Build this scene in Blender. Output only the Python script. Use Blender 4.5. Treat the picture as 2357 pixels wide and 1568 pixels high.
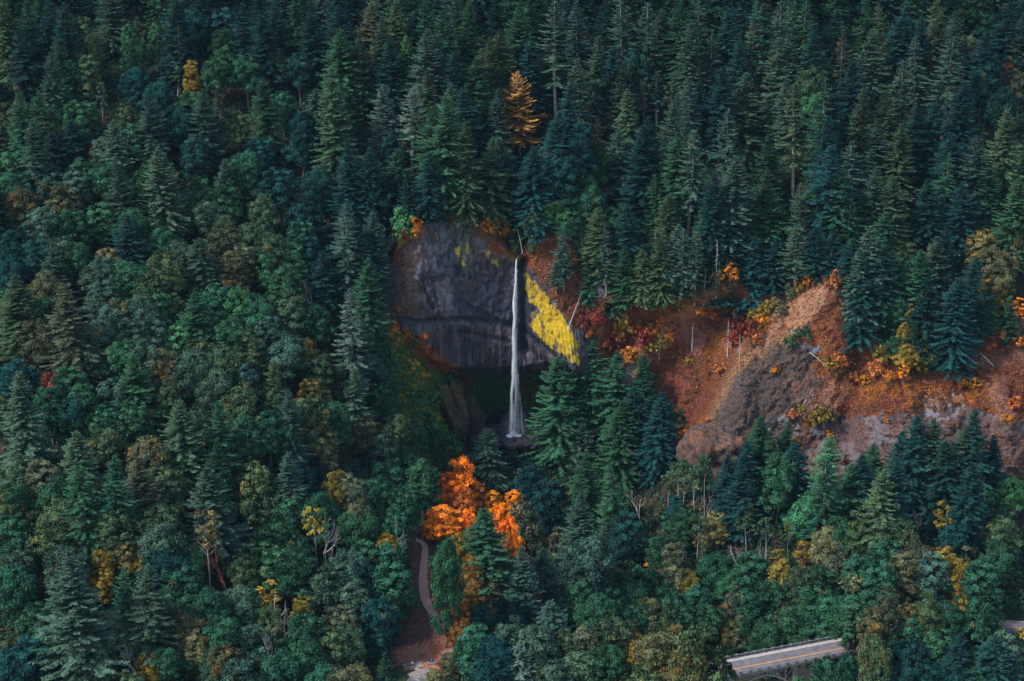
import bpy, math, random
import numpy as np
R_ = math.radians
for o in list(bpy.data.objects): bpy.data.objects.remove(o)
SC = bpy.context.scene
COL = SC.collection
random.seed(7); RNG = np.random.default_rng(7)

# ------------------------------------------------------------ camera
PITCH = R_(21.0); CAM = np.array([0.0, -650.0, 288.0]); FPX = 4357.0
cd = bpy.data.cameras.new('camera'); cam = bpy.data.objects.new('camera', cd); COL.objects.link(cam)
cam.location = CAM; cam.rotation_euler = (math.pi/2-PITCH, 0, 0)
cd.sensor_width = 36; cd.lens = 36*FPX/2357.0; cd.clip_start = 1; cd.clip_end = 5000
SC.camera = cam
# ------------------------------------------------------------ sky, sun, exposure
SUN_EL, SUN_AZ = R_(46), R_(-48)      # sun to the left and a little behind the hill's crest line
w = bpy.data.worlds.new('World'); SC.world = w; w.use_nodes = True
nt = w.node_tree; bg = nt.nodes['Background']; sky = nt.nodes.new('ShaderNodeTexSky')
sky.sky_type = 'NISHITA'; sky.sun_disc = False; sky.sun_elevation = SUN_EL; sky.sun_rotation = R_(242)
sky.air_density = 1.6; sky.dust_density = 1.0; sky.ozone_density = 3.0
nt.links.new(sky.outputs[0], bg.inputs[0]); bg.inputs[1].default_value = 0.13
sl = bpy.data.lights.new('sun', 'SUN'); sl.energy = 2.6; sl.angle = R_(8); sl.color = (1.0, 0.95, 0.88)
so = bpy.data.objects.new('sun', sl); COL.objects.link(so)
# direction towards the sun: left (-x), behind the camera (-y), up
from mathutils import Vector
sd = Vector((-0.88*math.cos(SUN_EL), -0.475*math.cos(SUN_EL), math.sin(SUN_EL)))
so.rotation_euler = sd.to_track_quat('Z', 'Y').to_euler()
SC.view_settings.view_transform = 'Standard'; SC.view_settings.look = 'None'
SC.view_settings.gamma = 1; SC.view_settings.exposure = 1.0
SC.cycles.max_bounces = 5; SC.cycles.diffuse_bounces = 3; SC.cycles.glossy_bounces = 1
SC.cycles.transparent_max_bounces = 12; SC.cycles.volume_bounces = 0

# ------------------------------------------------------------ maths helpers
SP, CP = math.sin(PITCH), math.cos(PITCH)
def rdir(u, v):
    a = (np.asarray(u, float)-1178.5)/FPX; b = (np.asarray(v, float)-784.0)/FPX
    return a, CP-b*SP, -SP-b*CP
def W(u, v, Y):
    dx, dy, dz = rdir(u, v); t = (Y-CAM[1])/dy
    return CAM[0]+dx*t, Y+0*t, CAM[2]+dz*t
def WZ(u, v, Z):
    dx, dy, dz = rdir(u, v); t = (Z-CAM[2])/dz
    return CAM[0]+dx*t, CAM[1]+dy*t, Z
def proj(x, y, z):
    x = np.asarray(x, float); dy = y-CAM[1]; dz = z-CAM[2]
    d = dy*CP-dz*SP; up = dy*SP+dz*CP
    return 1178.5+FPX*x/d, 784.0-FPX*up/d, d
def sstep(a, b, x):
    t = np.clip((np.asarray(x, float)-a)/(b-a), 0, 1); return t*t*(3-2*t)
def _h(i, j, k, s):
    n = (i*374761393+j*668265263+k*2147483647+s*1274126177) & 0xffffffff
    n = ((n ^ (n >> 13))*1274126177) & 0xffffffff
    n = (n ^ (n >> 16)) & 0xffff
    return n/32767.5-1.0
def vnoise(x, y, z, s=0):
    x, y, z = np.broadcast_arrays(np.asarray(x, float), y, z)
    i, j, k = (np.floor(a).astype(np.int64) for a in (x, y, z))
    fx, fy, fz = x-i, y-j, z-k
    fx, fy, fz = (f*f*(3-2*f) for f in (fx, fy, fz))
    r = 0
    for a in (0, 1):
        for b in (0, 1):
            for c in (0, 1):
                r = r+_h(i+a, j+b, k+c, s)*(fx if a else 1-fx)*(fy if b else 1-fy)*(fz if c else 1-fz)
    return r
def fbm(x, y, z, sc, oc=4, s=0):
    r = 0; a = 1.0; t = 0
    for o in range(oc):
        r = r+a*vnoise(x*sc, y*sc, z*sc, s+o*17); t += a; a *= .5; sc *= 2.03
    return r/t
def inpoly(u, v, P):
    u = np.asarray(u, float); v = np.asarray(v, float); c = np.zeros(u.shape, bool)
    n = len(P); j = n-1
    for i in range(n):
        xi, yi = P[i]; xj, yj = P[j]
        m = ((yi > v) != (yj > v)) & (u < (xj-xi)*(v-yi)/((yj-yi) or 1e-9)+xi)
        c ^= m; j = i
    return c
def polyd(u, v, P):
    """distance to an open polyline"""
    d = np.full(np.shape(u), 1e9)
    for (x0, y0), (x1, y1) in zip(P[:-1], P[1:]):
        dx, dy = x1-x0, y1-y0; L = dx*dx+dy*dy+1e-9
        t = np.clip(((u-x0)*dx+(v-y0)*dy)/L, 0, 1)
        d = np.minimum(d, np.hypot(u-x0-t*dx, v-y0-t*dy))
    return d

# ------------------------------------------------------------ mesh / object helpers
def mesh(name, V, F, mat=None, col=None, smooth=False):
    """V (n,3); F (m,3 or 4) array or list of such arrays"""
    V = np.ascontiguousarray(V, dtype=np.float32); Fs = F if isinstance(F, list) else [F]
    Fs = [np.asarray(f, dtype=np.int32) for f in Fs if len(f)]
    me = bpy.data.meshes.new(name)
    me.vertices.add(len(V)); me.vertices.foreach_set('co', V.ravel())
    loops = np.concatenate([f.ravel() for f in Fs]); tot = np.concatenate([np.full(len(f), f.shape[1], np.int32) for f in Fs])
    st = np.concatenate([[0], np.cumsum(tot)[:-1]]).astype(np.int32)
    me.loops.add(len(loops)); me.loops.foreach_set('vertex_index', loops)
    me.polygons.add(len(tot)); me.polygons.foreach_set('loop_start', st)
    me.update(calc_edges=True)
    me.polygons.foreach_set('use_smooth', np.full(len(tot), smooth, bool))
    if col is not None:
        c = np.ones((len(V), 4), np.float32); col = np.asarray(col, np.float32)
        if col.ndim == 1: col = np.repeat(col[:, None], 3, 1)
        c[:, :3] = col
        a = me.color_attributes.new('paint', 'FLOAT_COLOR', 'POINT'); a.data.foreach_set('color', c.ravel())
    if mat: me.materials.append(mat)
    me.validate(); me.update()
    return me
def link(name, me, parent=None, loc=(0, 0, 0), rot=(0, 0, 0), scale=(1, 1, 1)):
    o = bpy.data.objects.new(name, me); COL.objects.link(o); o.parent = parent
    o.location = loc; o.rotation_euler = rot; o.scale = scale; return o
def tag(o, label=None, cat=None, group=None, kind=None):
    if label: o['label'] = label
    if cat: o['category'] = cat
    if group: o['group'] = group
    if kind: o['kind'] = kind
    return o
class MB:
    def __init__(s): s.V = []; s.F3 = []; s.F4 = []; s.n = 0
    def add(s, V, F4=(), F3=()):
        s.V.append(np.asarray(V, float)); 
        if len(F4): s.F4.append(np.asarray(F4)+s.n)
        if len(F3): s.F3.append(np.asarray(F3)+s.n)
        s.n += len(V)
    def box(s, c, h, ang=0, bev=0):
        x, y, z = h; P = np.array([[a*x, b*y, d*z] for d in (-1, 1) for a, b in ((-1, -1), (1, -1), (1, 1), (-1, 1))], float)
        ca, sa = math.cos(ang), math.sin(ang)
        P = np.stack([P[:, 0]*ca-P[:, 1]*sa, P[:, 0]*sa+P[:, 1]*ca, P[:, 2]], 1)+np.asarray(c)
        s.add(P, [[0, 3, 2, 1], [4, 5, 6, 7], [0, 1, 5, 4], [1, 2, 6, 5], [2, 3, 7, 6], [3, 0, 4, 7]])
    def beam(s, a, b, w, h):
        """rectangular bar from a to b, w across (horizontal), h deep"""
        a = np.asarray(a, float); b = np.asarray(b, float); d = b-a; d /= np.linalg.norm(d)
        sdv = np.cross(d, [0, 0, 1.0]); n = np.linalg.norm(sdv); sdv = sdv/n if n > 1e-6 else np.array([1., 0, 0])
        up = np.cross(sdv, d); P = []
        for e in (a, b):
            for i, j in ((-1, -1), (1, -1), (1, 1), (-1, 1)): P.append(e+sdv*w/2*i+up*h/2*j)
        s.add(P, [[0, 3, 2, 1], [4, 5, 6, 7], [0, 1, 5, 4], [1, 2, 6, 5], [2, 3, 7, 6], [3, 0, 4, 7]])
    def tube(s, P, r, n=6, cap=True):
        P = np.asarray(P, float); r = np.broadcast_to(np.asarray(r, float), (len(P),))
        T = np.gradient(P, axis=0); T /= np.linalg.norm(T, axis=1)[:, None]+1e-9
        ref = np.array([0, 0, 1.0]) if abs(T[0, 2]) < .9 else np.array([1.0, 0, 0])
        A = np.cross(T, ref); A /= np.linalg.norm(A, axis=1)[:, None]+1e-9; B = np.cross(T, A)
        th = np.arange(n)*2*math.pi/n
        V = P[:, None]+r[:, None, None]*(A[:, None]*np.cos(th)[None, :, None]+B[:, None]*np.sin(th)[None, :, None])
        i = np.arange(len(P)-1)[:, None]*n; j = np.arange(n)[None]; k = (j+1) % n
        F = np.stack([i+j, i+k, i+n+k, i+n+j], -1).reshape(-1, 4)
        s.add(V.reshape(-1, 3), F)
    def get(s, name, mat=None, smooth=False, col=None):
        F = []
        if s.F4: F.append(np.concatenate(s.F4))
        if s.F3: F.append(np.concatenate(s.F3))
        return mesh(name, np.concatenate(s.V), F, mat, col, smooth)

# ------------------------------------------------------------ materials
def newmat(name):
    m = bpy.data.materials.new(name); m.use_nodes = True; nt = m.node_tree; nt.nodes.clear()
    return m, nt, nt.nodes.new, nt.links.new
def painted(name, nsc=1.2, bump=.5, bsc=1.5, stretch=(1, 1, 1), rough=.95, amt=.35):
    """base colour from the painted attribute, broken up by noise, with bump"""
    m, nt, N, L = newmat(name)
    out = N('ShaderNodeOutputMaterial'); b = N('ShaderNodeBsdfPrincipled'); b.inputs['Roughness'].default_value = rough
    b.inputs['Specular IOR Level'].default_value = .12
    a = N('ShaderNodeAttribute'); a.attribute_name = 'paint'
    tc = N('ShaderNodeTexCoord'); mp = N('ShaderNodeMapping'); mp.inputs['Scale'].default_value = stretch
    L(tc.outputs['Object'], mp.inputs[0])
    n1 = N('ShaderNodeTexNoise'); n1.inputs['Scale'].default_value = nsc; n1.inputs['Detail'].default_value = 8; n1.inputs['Roughness'].default_value = .7
    L(mp.outputs[0], n1.inputs[0])
    mr = N('ShaderNodeMapRange'); mr.inputs[1].default_value = .3; mr.inputs[2].default_value = .7; mr.inputs[3].default_value = 1-amt; mr.inputs[4].default_value = 1+amt
    L(n1.outputs[0], mr.inputs[0])
    mx = N('ShaderNodeVectorMath'); mx.operation = 'SCALE'; L(a.outputs['Color'], mx.inputs[0]); L(mr.outputs[0], mx.inputs['Scale'])
    L(mx.outputs[0], b.inputs['Base Color'])
    n2 = N('ShaderNodeTexNoise'); n2.inputs['Scale'].default_value = bsc; n2.inputs['Detail'].default_value = 6; n2.inputs['Roughness'].default_value = .75
    L(mp.outputs[0], n2.inputs[0])
    bp = N('ShaderNodeBump'); bp.inputs['Strength'].default_value = bump; bp.inputs['Distance'].default_value = 1.2
    L(n2.outputs[0], bp.inputs['Height']); L(bp.outputs[0], b.inputs['Normal'])
    L(b.outputs[0], out.inputs[0]); return m
def plain(name, c, rough=.9, var=.2, sc=2.0, metal=0, bump=0):
    m, nt, N, L = newmat(name)
    out = N('ShaderNodeOutputMaterial'); b = N('ShaderNodeBsdfPrincipled'); b.inputs['Roughness'].default_value = rough; b.inputs['Metallic'].default_value = metal
    b.inputs['Specular IOR Level'].default_value = .2
    tc = N('ShaderNodeTexCoord'); n1 = N('ShaderNodeTexNoise'); n1.inputs['Scale'].default_value = sc; n1.inputs['Detail'].default_value = 6
    L(tc.outputs['Object'], n1.inputs[0])
    mr = N('ShaderNodeMapRange'); mr.inputs[1].default_value = .3; mr.inputs[2].default_value = .7; mr.inputs[3].default_value = 1-var; mr.inputs[4].default_value = 1+var
    L(n1.outputs[0], mr.inputs[0])
    rgb = N('ShaderNodeRGB'); rgb.outputs[0].default_value = (*c, 1)
    mx = N('ShaderNodeVectorMath'); mx.operation = 'SCALE'; L(rgb.outputs[0], mx.inputs[0]); L(mr.outputs[0], mx.inputs['Scale'])
    L(mx.outputs[0], b.inputs['Base Color']); L(b.outputs[0], out.inputs[0]); 
    return m
def foliage(name, tip=(.30, .16, .03), patch=.22):
    """leaf colour = the tree's own colour (object colour) varied leaf by leaf ('paint'),
    turning to an autumn tip colour in patches by the amount in the object's alpha"""
    m, nt, N, L = newmat(name)
    out = N('ShaderNodeOutputMaterial')
    oi = N('ShaderNodeObjectInfo'); a = N('ShaderNodeAttribute'); a.attribute_name = 'paint'
    sep = N('ShaderNodeSeparateColor'); L(a.outputs['Color'], sep.inputs[0])
    tc = N('ShaderNodeTexCoord'); n1 = N('ShaderNodeTexNoise'); n1.inputs['Scale'].default_value = patch; n1.inputs['Detail'].default_value = 3
    L(tc.outputs['Object'], n1.inputs[0])
    # patch mask: noise + per-leaf random, threshold by (1-alpha)
    ad = N('ShaderNodeMath'); ad.operation = 'MULTIPLY_ADD'; L(sep.outputs[1], ad.inputs[0]); ad.inputs[1].default_value = .35; L(n1.outputs[0], ad.inputs[2])
    al = N('ShaderNodeMath'); al.operation = 'MULTIPLY_ADD'; L(oi.outputs['Alpha'], al.inputs[0]); al.inputs[1].default_value = .75; al.inputs[2].default_value = -1.12+.12
    th = N('ShaderNodeMath'); th.operation = 'ADD'; L(ad.outputs[0], th.inputs[0]); L(al.outputs[0], th.inputs[1])
    mk = N('ShaderNodeMapRange'); mk.inputs[1].default_value = 0; mk.inputs[2].default_value = .12; L(th.outputs[0], mk.inputs[0])
    rgb = N('ShaderNodeRGB'); rgb.outputs[0].default_value = (*tip, 1)
    mix = N('ShaderNodeMix'); mix.data_type = 'RGBA'; L(mk.outputs[0], mix.inputs[0]); L(oi.outputs['Color'], mix.inputs[6]); L(rgb.outputs[0], mix.inputs[7])
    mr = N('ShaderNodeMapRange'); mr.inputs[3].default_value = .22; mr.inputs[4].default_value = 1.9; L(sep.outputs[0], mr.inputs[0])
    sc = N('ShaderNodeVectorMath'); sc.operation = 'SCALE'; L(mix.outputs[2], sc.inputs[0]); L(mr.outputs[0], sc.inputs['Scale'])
    d = N('ShaderNodeBsdfDiffuse'); t = N('ShaderNodeBsdfTranslucent'); L(sc.outputs[0], d.inputs[0]); L(sc.outputs[0], t.inputs[0])
    ms = N('ShaderNodeMixShader'); ms.inputs[0].default_value = .22; L(d.outputs[0], ms.inputs[1]); L(t.outputs[0], ms.inputs[2])
    L(ms.outputs[0], out.inputs[0]); return m
M_ground = painted('forest_floor', 1.5, .5)
M_rock = painted('basalt', 2.0, 1.0, 1.6, (1, 1, .55), amt=.6)
M_tuft = painted('brush_leaf', 3, 0)
M_con = foliage('conifer_needles', (.11, .085, .04), .12)
M_leaf = foliage('broad_leaves', (.19, .11, .03), .2)
M_bark = plain('bark_dark', (.10, .08, .078), var=.4)
M_pale = plain('bark_pale', (.24, .215, .205), var=.35)
M_grey = plain('dead_wood', (.42, .38, .35), var=.3)
M_redwood = plain('dead_wood_red', (.20, .08, .05), var=.3)

# ------------------------------------------------------------ the lay of the land
def curve(pts):
    a = np.array(pts, float); x, y, z = W(a[:, 0], a[:, 1], a[:, 2]); o = np.argsort(x)
    return x[o], y[o], z[o]
cF = curve([(-700,761,-60),(-300,761,-60),(0,761,-60),(300,790,-60),(600,830,-55),(760,840,-45),(850,800,-32),(900,765,-28),(950,860,-26),(1000,940,-22),(1035,990,-10),(1065,1000,2),(1100,990,13),(1150,985,15),(1200,985,15),(1250,985,12),(1300,985,4),(1350,1000,-8),(1400,1020,-16),(1500,1060,-30),(1600,1070,-42),(1700,1085,-52),(1800,1100,-56),(1900,1110,-58),(2050,1110,-60),(2357,1110,-60),(2700,1110,-60),(3200,1110,-60)])
cT = curve([(-700,457,0),(-300,457,0),(0,457,0),(500,500,3),(800,530,-2),(870,590,-12),(895,615,-15),(910,580,-15),(935,537,-14),(962,519,-12),(1000,513,-9),(1060,511,-5),(1110,533,-2),(1150,562,0),(1185,594,1),(1203,588,1),(1222,560,0),(1260,546,1),(1290,543,2),(1350,600,-1),(1400,690,-8),(1500,705,-11),(1600,685,-12),(1690,645,-10),(1740,690,-8),(1800,702,-12),(1850,665,-14),(1910,630,-17),(1945,650,-20),(1970,760,-28),(2050,840,-38),(2150,868,-40),(2240,850,-40),(2270,780,-30),(2357,745,-25),(2700,740,-25),(3200,740,-25)])
cM1 = curve([(905,748,-29),(950,800,-20),(1000,845,-8),(1050,878,8),(1120,880,13),(1200,880,14),(1260,880,10),(1300,895,0),(1345,905,-12),(1400,930,-14)])
cM2 = curve([(905,742,-30),(950,785,-23),(1000,825,-15),(1050,846,-7),(1120,848,-3),(1200,842,-2),(1250,835,-5),(1290,828,-10),(1340,866,-16),(1400,880,-18)])
cM3 = curve([(905,735,-29),(950,745,-21),(1050,742,-9),(1120,746,-5),(1180,746,-3),(1230,770,-6),(1290,800,-11),(1340,840,-15),(1400,850,-16)])
def ci(c, x): return np.interp(x, c[0], c[1]), np.interp(x, c[0], c[2])
def smooth1(a, n):
    if n < 1: return a
    k = np.hanning(n*2+3)[1:-1]; k /= k.sum(); return np.convolve(np.pad(a, n, mode='edge'), k, 'valid')
_xs = np.arange(-420, 420, .5)
def sm_curve(c, n):
    y, z = ci(c, _xs); return _xs, smooth1(y, n), smooth1(z, n)
cF = sm_curve(cF, 5); cT = sm_curve(cT, 2)
# bridge line (deck plane z=-5)
BZ = -5.0
_a = np.array(WZ(1680.1, 1517.7, BZ)); _b = np.array(WZ(1968.8, 1462.9, BZ))
BD = (_b-_a); BLEN = np.linalg.norm(BD); BD /= BLEN; BN = np.array([BD[1], -BD[0], 0.0])   # BN points to the camera side
BYAW = math.atan2(BD[1], BD[0]); BW = 9.4
_p = np.array(WZ(1828., 1524., BZ)); PIER_S = float(np.dot(_p-_a, BD))
BO = _a+BD*PIER_S                       # far edge, at the pier
def BP(s, n, z): return BO+BD*s+BN*n+np.array([0, 0, z])
ctrl = []
for u, v, Y in [(-500,1678,-200),(0,1678,-200),(-500,990,-100),(0,990,-100),(300,1300,-150),(400,1690,-200),(400,1050,-100),(700,1660,-190),(700,1180,-105),(600,1400,-150),(850,1050,-60),
                (1180,1010,2),(1220,1012,2),(1140,1010,2),(1200,1100,-24),(1080,1080,-24),(1010,1060,-30),(930,1000,-40),(1400,1120,-24),(1500,1150,-44),(1700,1190,-75),(1900,1190,-80),(2357,1190,-80),(2700,1190,-80)]:
    ctrl.append(W(u, v, Y))
for u, v, z in [(905,1530,-3),(960,1560,-3),(1000,1520,-3),(1040,1550,-3.5),(940,1495,-2.8),(1000,1490,-2.6),(950,1590,-3.2),(870,1560,-3),(1020,1465,-1.2),(1012,1440,.3),(985,1400,3),(968,1350,6),(972,1300,9),(978,1262,11.5),(960,1238,13),(1000,1240,11.5),(1100,1400,-2),(1130,1500,-9),
                (2060,1452,-4.3),(2150,1447,-4.3),(2230,1445,-4.3),(2300,1444,-4.3),(2360,1448,-4.3),(2450,1455,-4.3),(2200,1425,-3.6),(2350,1415,-2),(2060,1425,-3),(2250,1500,-10),(2100,1520,-9),(2420,1530,-14)]:
    ctrl.append(WZ(u, v, z))
for s, n, z in [(-42, 5, -6), (-30, 4, -18), (-20, 4, -30), (-5, 4, -34), (8, 4, -30), (20, 4, -18), (30, 4, -7), (-10, -35, -28), (-10, 40, -42), (25, 40, -30), (5, -30, -26), (40, 40, -22)]:
    q = BP(s, n, z); ctrl.append((q[0], q[1], z))
for x, y, z in [(-300,-420,-40),(0,-420,-60),(300,-420,-60),(0,-280,-35),(-200,-300,-20),(200,-300,-45)]: ctrl.append((x, y, z))
for i in range(0, len(_xs), 30): ctrl.append((_xs[i], cF[1][i], cF[2][i]))
ctrl = np.array([[float(a) for a in c] for c in ctrl])
def tps_fit(P):
    n = len(P); d = np.hypot(P[:, None, 0]-P[None, :, 0], P[:, None, 1]-P[None, :, 1])/100
    K = d*d*np.log(d+1e-9)+np.eye(n)*1e-4; Q = np.c_[np.ones(n), P[:, :2]/100]
    A = np.zeros((n+3, n+3)); A[:n, :n] = K; A[:n, n:] = Q; A[n:, :n] = Q.T
    return np.linalg.solve(A, np.r_[P[:, 2], 0, 0, 0])
_w = tps_fit(ctrl)
def tps(x, y):
    x = np.asarray(x, float); sh = x.shape; x = x.ravel(); y = np.broadcast_to(y, sh).ravel(); out = np.empty(len(x))
    for i in range(0, len(x), 20000):
        a, b = x[i:i+20000], y[i:i+20000]
        d = np.hypot(a[:, None]-ctrl[None, :, 0], b[:, None]-ctrl[None, :, 1])/100
        out[i:i+20000] = (d*d*np.log(d+1e-9))@_w[:-3]+_w[-3]+_w[-2]*a/100+_w[-1]*b/100
    return out.reshape(sh)
PATH_UV = [(955,1243),(974,1248),(980,1262),(977,1285),(975,1312),(974,1340),(977,1366),(984,1392),(998,1416),(1014,1434),(1032,1450),(1050,1466),(1053,1478),(1040,1492),(1015,1505)]
_pz = [13,12.3,11.5,10.2,8.6,7,5.4,3.6,1.8,.3,-.8,-1.5,-2,-2.5,-2.8]
PATH = np.array([WZ(u, v, z) for (u, v), z in zip(PATH_UV, _pz)], float)
FLAT = [tuple(p[:2]) for p in PATH]+[tuple(WZ(940, 1540, -3)[:2])]
ROADC = [tuple(BP(BLEN-PIER_S-2, 5.0, 0)[:2])]+[tuple(map(float, WZ(u, v, -4.2)[:2])) for u, v in ((2070, 1453), (2150, 1446), (2230, 1443), (2300, 1443.5), (2357, 1447), (2450, 1454), (2560, 1466))]
def gfront(x, y):
    yF, zF = ci(cF, x); b = tps(x, y); e = tps(x, yF)
    g = b+(zF-e)*np.exp(-np.maximum(yF-y, 0)/14)
    fl = np.minimum(polyd(x, y, FLAT), polyd(x, y, ROADC))
    q = np.minimum(fl, np.hypot(x-BO[0]-8, y-BO[1])*.6)
    g = g+fbm(x, y, 0*x, .05, 4, 5)*2.2*sstep(6, 26, q)*sstep(0, 12, yF-y)
    k = sstep(4.6, 11, polyd(x, y, ROADC)); return -4.5*(1-k)+g*k
def ghill(x, y):
    yT, zT = ci(cT, x); zz = 150+fbm(x, 0*x, 0*x, .012, 2, 3)*6
    t = (y-yT)/(120-yT)
    z = np.where(t < 1, zT+(zz-zT)*t, zz+(y-120)*.5)
    # stream notch above the lip
    lx = W(1190, 590, 1)[0]; z = z-4*np.exp(-((x-lx-(y-1)*.10)/5)**2)*sstep(0, 8, y-yT)
    return z+fbm(x, y, 0*x, .035, 4, 9)*4*sstep(0, 25, y-yT)
_gxs = np.arange(-420, 420.1, 1.5); _gys = np.arange(-440, 300.1, 1.5)
_GX, _GY = np.meshgrid(_gxs, _gys, indexing='ij')
_GF = gfront(_GX, np.minimum(_GY, ci(cF, _GX)[0])); _GH = ghill(_GX, np.maximum(_GY, ci(cT, _GX)[0]))
def bil(T, x, y):
    a = np.clip((x+420)/1.5, 0, len(_gxs)-1.001); b = np.clip((y+440)/1.5, 0, len(_gys)-1.001); i = a.astype(int); j = b.astype(int); a = a-i; b = b-j
    return (T[i, j]*(1-a)+T[i+1, j]*a)*(1-b)+(T[i, j+1]*(1-a)+T[i+1, j+1]*a)*b
def G(x, y):
    x = np.asarray(x, float); y = np.asarray(y, float)
    yF, zF = ci(cF, x); yT, zT = ci(cT, x)
    thr = np.minimum(yF, yT)
    x, y = np.broadcast_arrays(x, y); g = np.where(y < thr, bil(_GF, x, y), bil(_GH, x, y))
    mid = (y >= yF) & (y < yT)
    t = np.clip((y-yF)/np.maximum(yT-yF, .1), 0, 1)
    return np.where(mid, zF+(zT-zF)*t, g)

# columns of the terrain sheet
xs = np.concatenate([np.arange(-400, -62, 3.0), np.arange(-62, 44, .34), np.arange(44, 215, .55), np.arange(215, 400, 4.0)])
NX = len(xs)
yF, zF = ci(cF, xs); yT, zT = ci(cT, xs)
# --- cliff sheet
NT = 330; tt = np.linspace(0, 1, NT)
KT = [0, .30, .42, .60, 1]
wz = sstep(cM1[0][0]-2, cM1[0][0]+5, xs)*(1-sstep(cM1[0][-1]-14, cM1[0][-1], xs))     # where the alcove is
K = []
for kt, c in zip(KT, (cF, cM1, cM2, cM3, cT)):
    ly = yF+(yT-yF)*kt; lz = zF+(zT-zF)*kt
    if c is cF or c is cT: K.append((ly, lz)); continue
    cy, cz = ci(c, xs); K.append((ly+(cy-ly)*wz, lz+(cz-lz)*wz))
KY = np.array([k[0] for k in K]); KZ = np.array([k[1] for k in K])
def along(KK):
    out = np.empty((NT, NX))
    for j in range(NT):
        t = tt[j]; k = min(3, int(np.searchsorted(KT, t, 'right')-1)); f = (t-KT[k])/(KT[k+1]-KT[k])
        out[j] = KK[k]*(1-f)+KK[k+1]*f
    ker = np.hanning(11)[1:-1]; ker /= ker.sum(); o = out.copy()
    for d in range(-4, 5): 
        idx = np.clip(np.arange(NT)+d, 0, NT-1); o = o+0 if d != -4 else o*0
        o += out[idx]*ker[d+4]
    o[0] = out[0]; o[-1] = out[-1]; return o
CY = along(KY); CZ = along(KZ); CX = np.repeat(xs[None], NT, 0)
T2 = np.repeat(tt[:, None], NX, 1); edge = sstep(0, .05, T2)*(1-sstep(.96, 1, T2))
U, V, _ = proj(CX, CY, CZ)
rt = sstep(W(1400, 900, -20)[0], W(1500, 900, -20)[0], xs)[None]                     # right-hand outcrops
lft = (1-sstep(W(850, 700, -30)[0], W(900, 700, -30)[0], xs))[None]
# offsets towards the camera (metres)
off = np.zeros((NT, NX))
off += rt*np.sin(np.pi*T2)*7.0                                                         # rounded slabs
ridge = np.array([(1915,600),(1908,632),(1869,664),(1786,714),(1734,780),(1686,850),(1658,901),(1642,941),(1620,980),(1598,1015),(1585,1060),(1580,1200)], float)
ru = np.interp(V, ridge[:, 1], ridge[:, 0]); sU = U-ru
m = sstep(590, 680, V)*rt
off += m*np.where(sU < 0, -20*sstep(0, -30, sU)*(1-.6*sstep(-90, -330, sU)), 3.0*np.sqrt(np.clip(sU/60, 0, 1))-12*sstep(50, 300, sU)+6*sstep(300, 400, sU))
ridge2 = np.array([(1640,640),(1600,690),(1545,735),(1490,790),(1442,835),(1440,900),(1470,950)], float)
ru2 = np.interp(V, ridge2[:, 1], ridge2[:, 0]); s2 = U-ru2
m2 = sstep(640, 720, V)*(1-sstep(900, 1000, V))*sstep(1380, 1420, U)*(1-sstep(1650, 1700, U))
off += m2*np.where(s2 < 0, -8*sstep(0, -26, s2), 2.5*np.sqrt(np.clip(s2/40, 0, 1))-5*sstep(30, 120, s2))
off += rt*(5*np.exp(-((U-2085)/75)**2)+5*np.exp(-((U-2320)/60)**2)+3*np.exp(-((U-1880)/40)**2)*sstep(880, 960, V))*sstep(820, 900, V)
for gu, gv0, gv1, wd, am in ((1955, 930, 1110, 17, 3.4), (1830, 990, 1100, 18, -2.5), (2120, 900, 1100, 22, 3), (2290, 860, 1080, 26, -3), (2215, 900, 1090, 18, 3), (1735, 660, 760, 16, 3)):
    off -= am*np.exp(-((U-gu-(V-gv0)*.05)/wd)**2)*sstep(gv0-30, gv0+30, V)*(1-sstep(gv1, gv1+40, V))
# falls cliff: big facets, the slot to the right of the water, the rounded right lobe
fz = wz[None]
off -= fz*5.0*np.exp(-((U-1203-(V-600)*.03)/11)**2)*sstep(585, 610, V)*(1-sstep(800, 850, V))
off += fz*4.5*np.exp(-((U-1262-(V-600)*.22)/38)**2)*sstep(545, 620, V)*(1-sstep(830, 870, V))
off += fz*3.5*np.exp(-((U-965)/45)**2-((V-620)/90)**2)
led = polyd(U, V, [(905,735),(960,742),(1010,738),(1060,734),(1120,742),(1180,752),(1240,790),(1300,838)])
off -= fz*2.0*np.exp(-(led/7)**2)
led2 = polyd(U, V, [(990,640),(1040,680),(1090,715),(1150,740)])
off -= fz*1.0*np.exp(-(led2/6)**2)
lic = np.exp(-(polyd(U, V, [(1060,765),(1180,790),(1280,850)])/6)**2); off -= fz*1.2*lic
# basalt columns in the lower band
band = fz*sstep(742, 760, V)*(1-sstep(850, 862, V))*(1-np.exp(-(led/9)**2))
colx = CX+(CZ-30)*.12*sstep(1195, 1260, U)
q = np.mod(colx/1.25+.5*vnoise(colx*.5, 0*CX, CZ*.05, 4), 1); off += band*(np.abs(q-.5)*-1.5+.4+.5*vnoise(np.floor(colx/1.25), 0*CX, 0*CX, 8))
nn = fbm(CX, CY, CZ, .06, 3, 1)*2.8+fbm(CX, CY, CZ*.8, .25, 3, 2)*1.5+fbm(CX, CY, CZ*.6, .9, 3, 3)*.9-np.abs(fbm(CX, CY, CZ*.5, .35, 3, 6))*1.6
off += nn*(1-lft*.3)*(1-.5*band)
fine = np.maximum(0, fbm(CX, CY*.5, CZ*1.6, .45, 3, 21))*1.6; off += fine*(fz*.5+rt)
off = np.where(rt > 0, off*np.where(off < 0, 1-sstep(.80, 1, T2)*rt, 1), off)
off *= edge
nz_ = np.where(KZ.shape[0] > 0, .38, .38)
CY = CY-off*.93; CZ = CZ+off*nz_*(1-fz*.8)
U, V, _ = proj(CX, CY, CZ)

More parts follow.
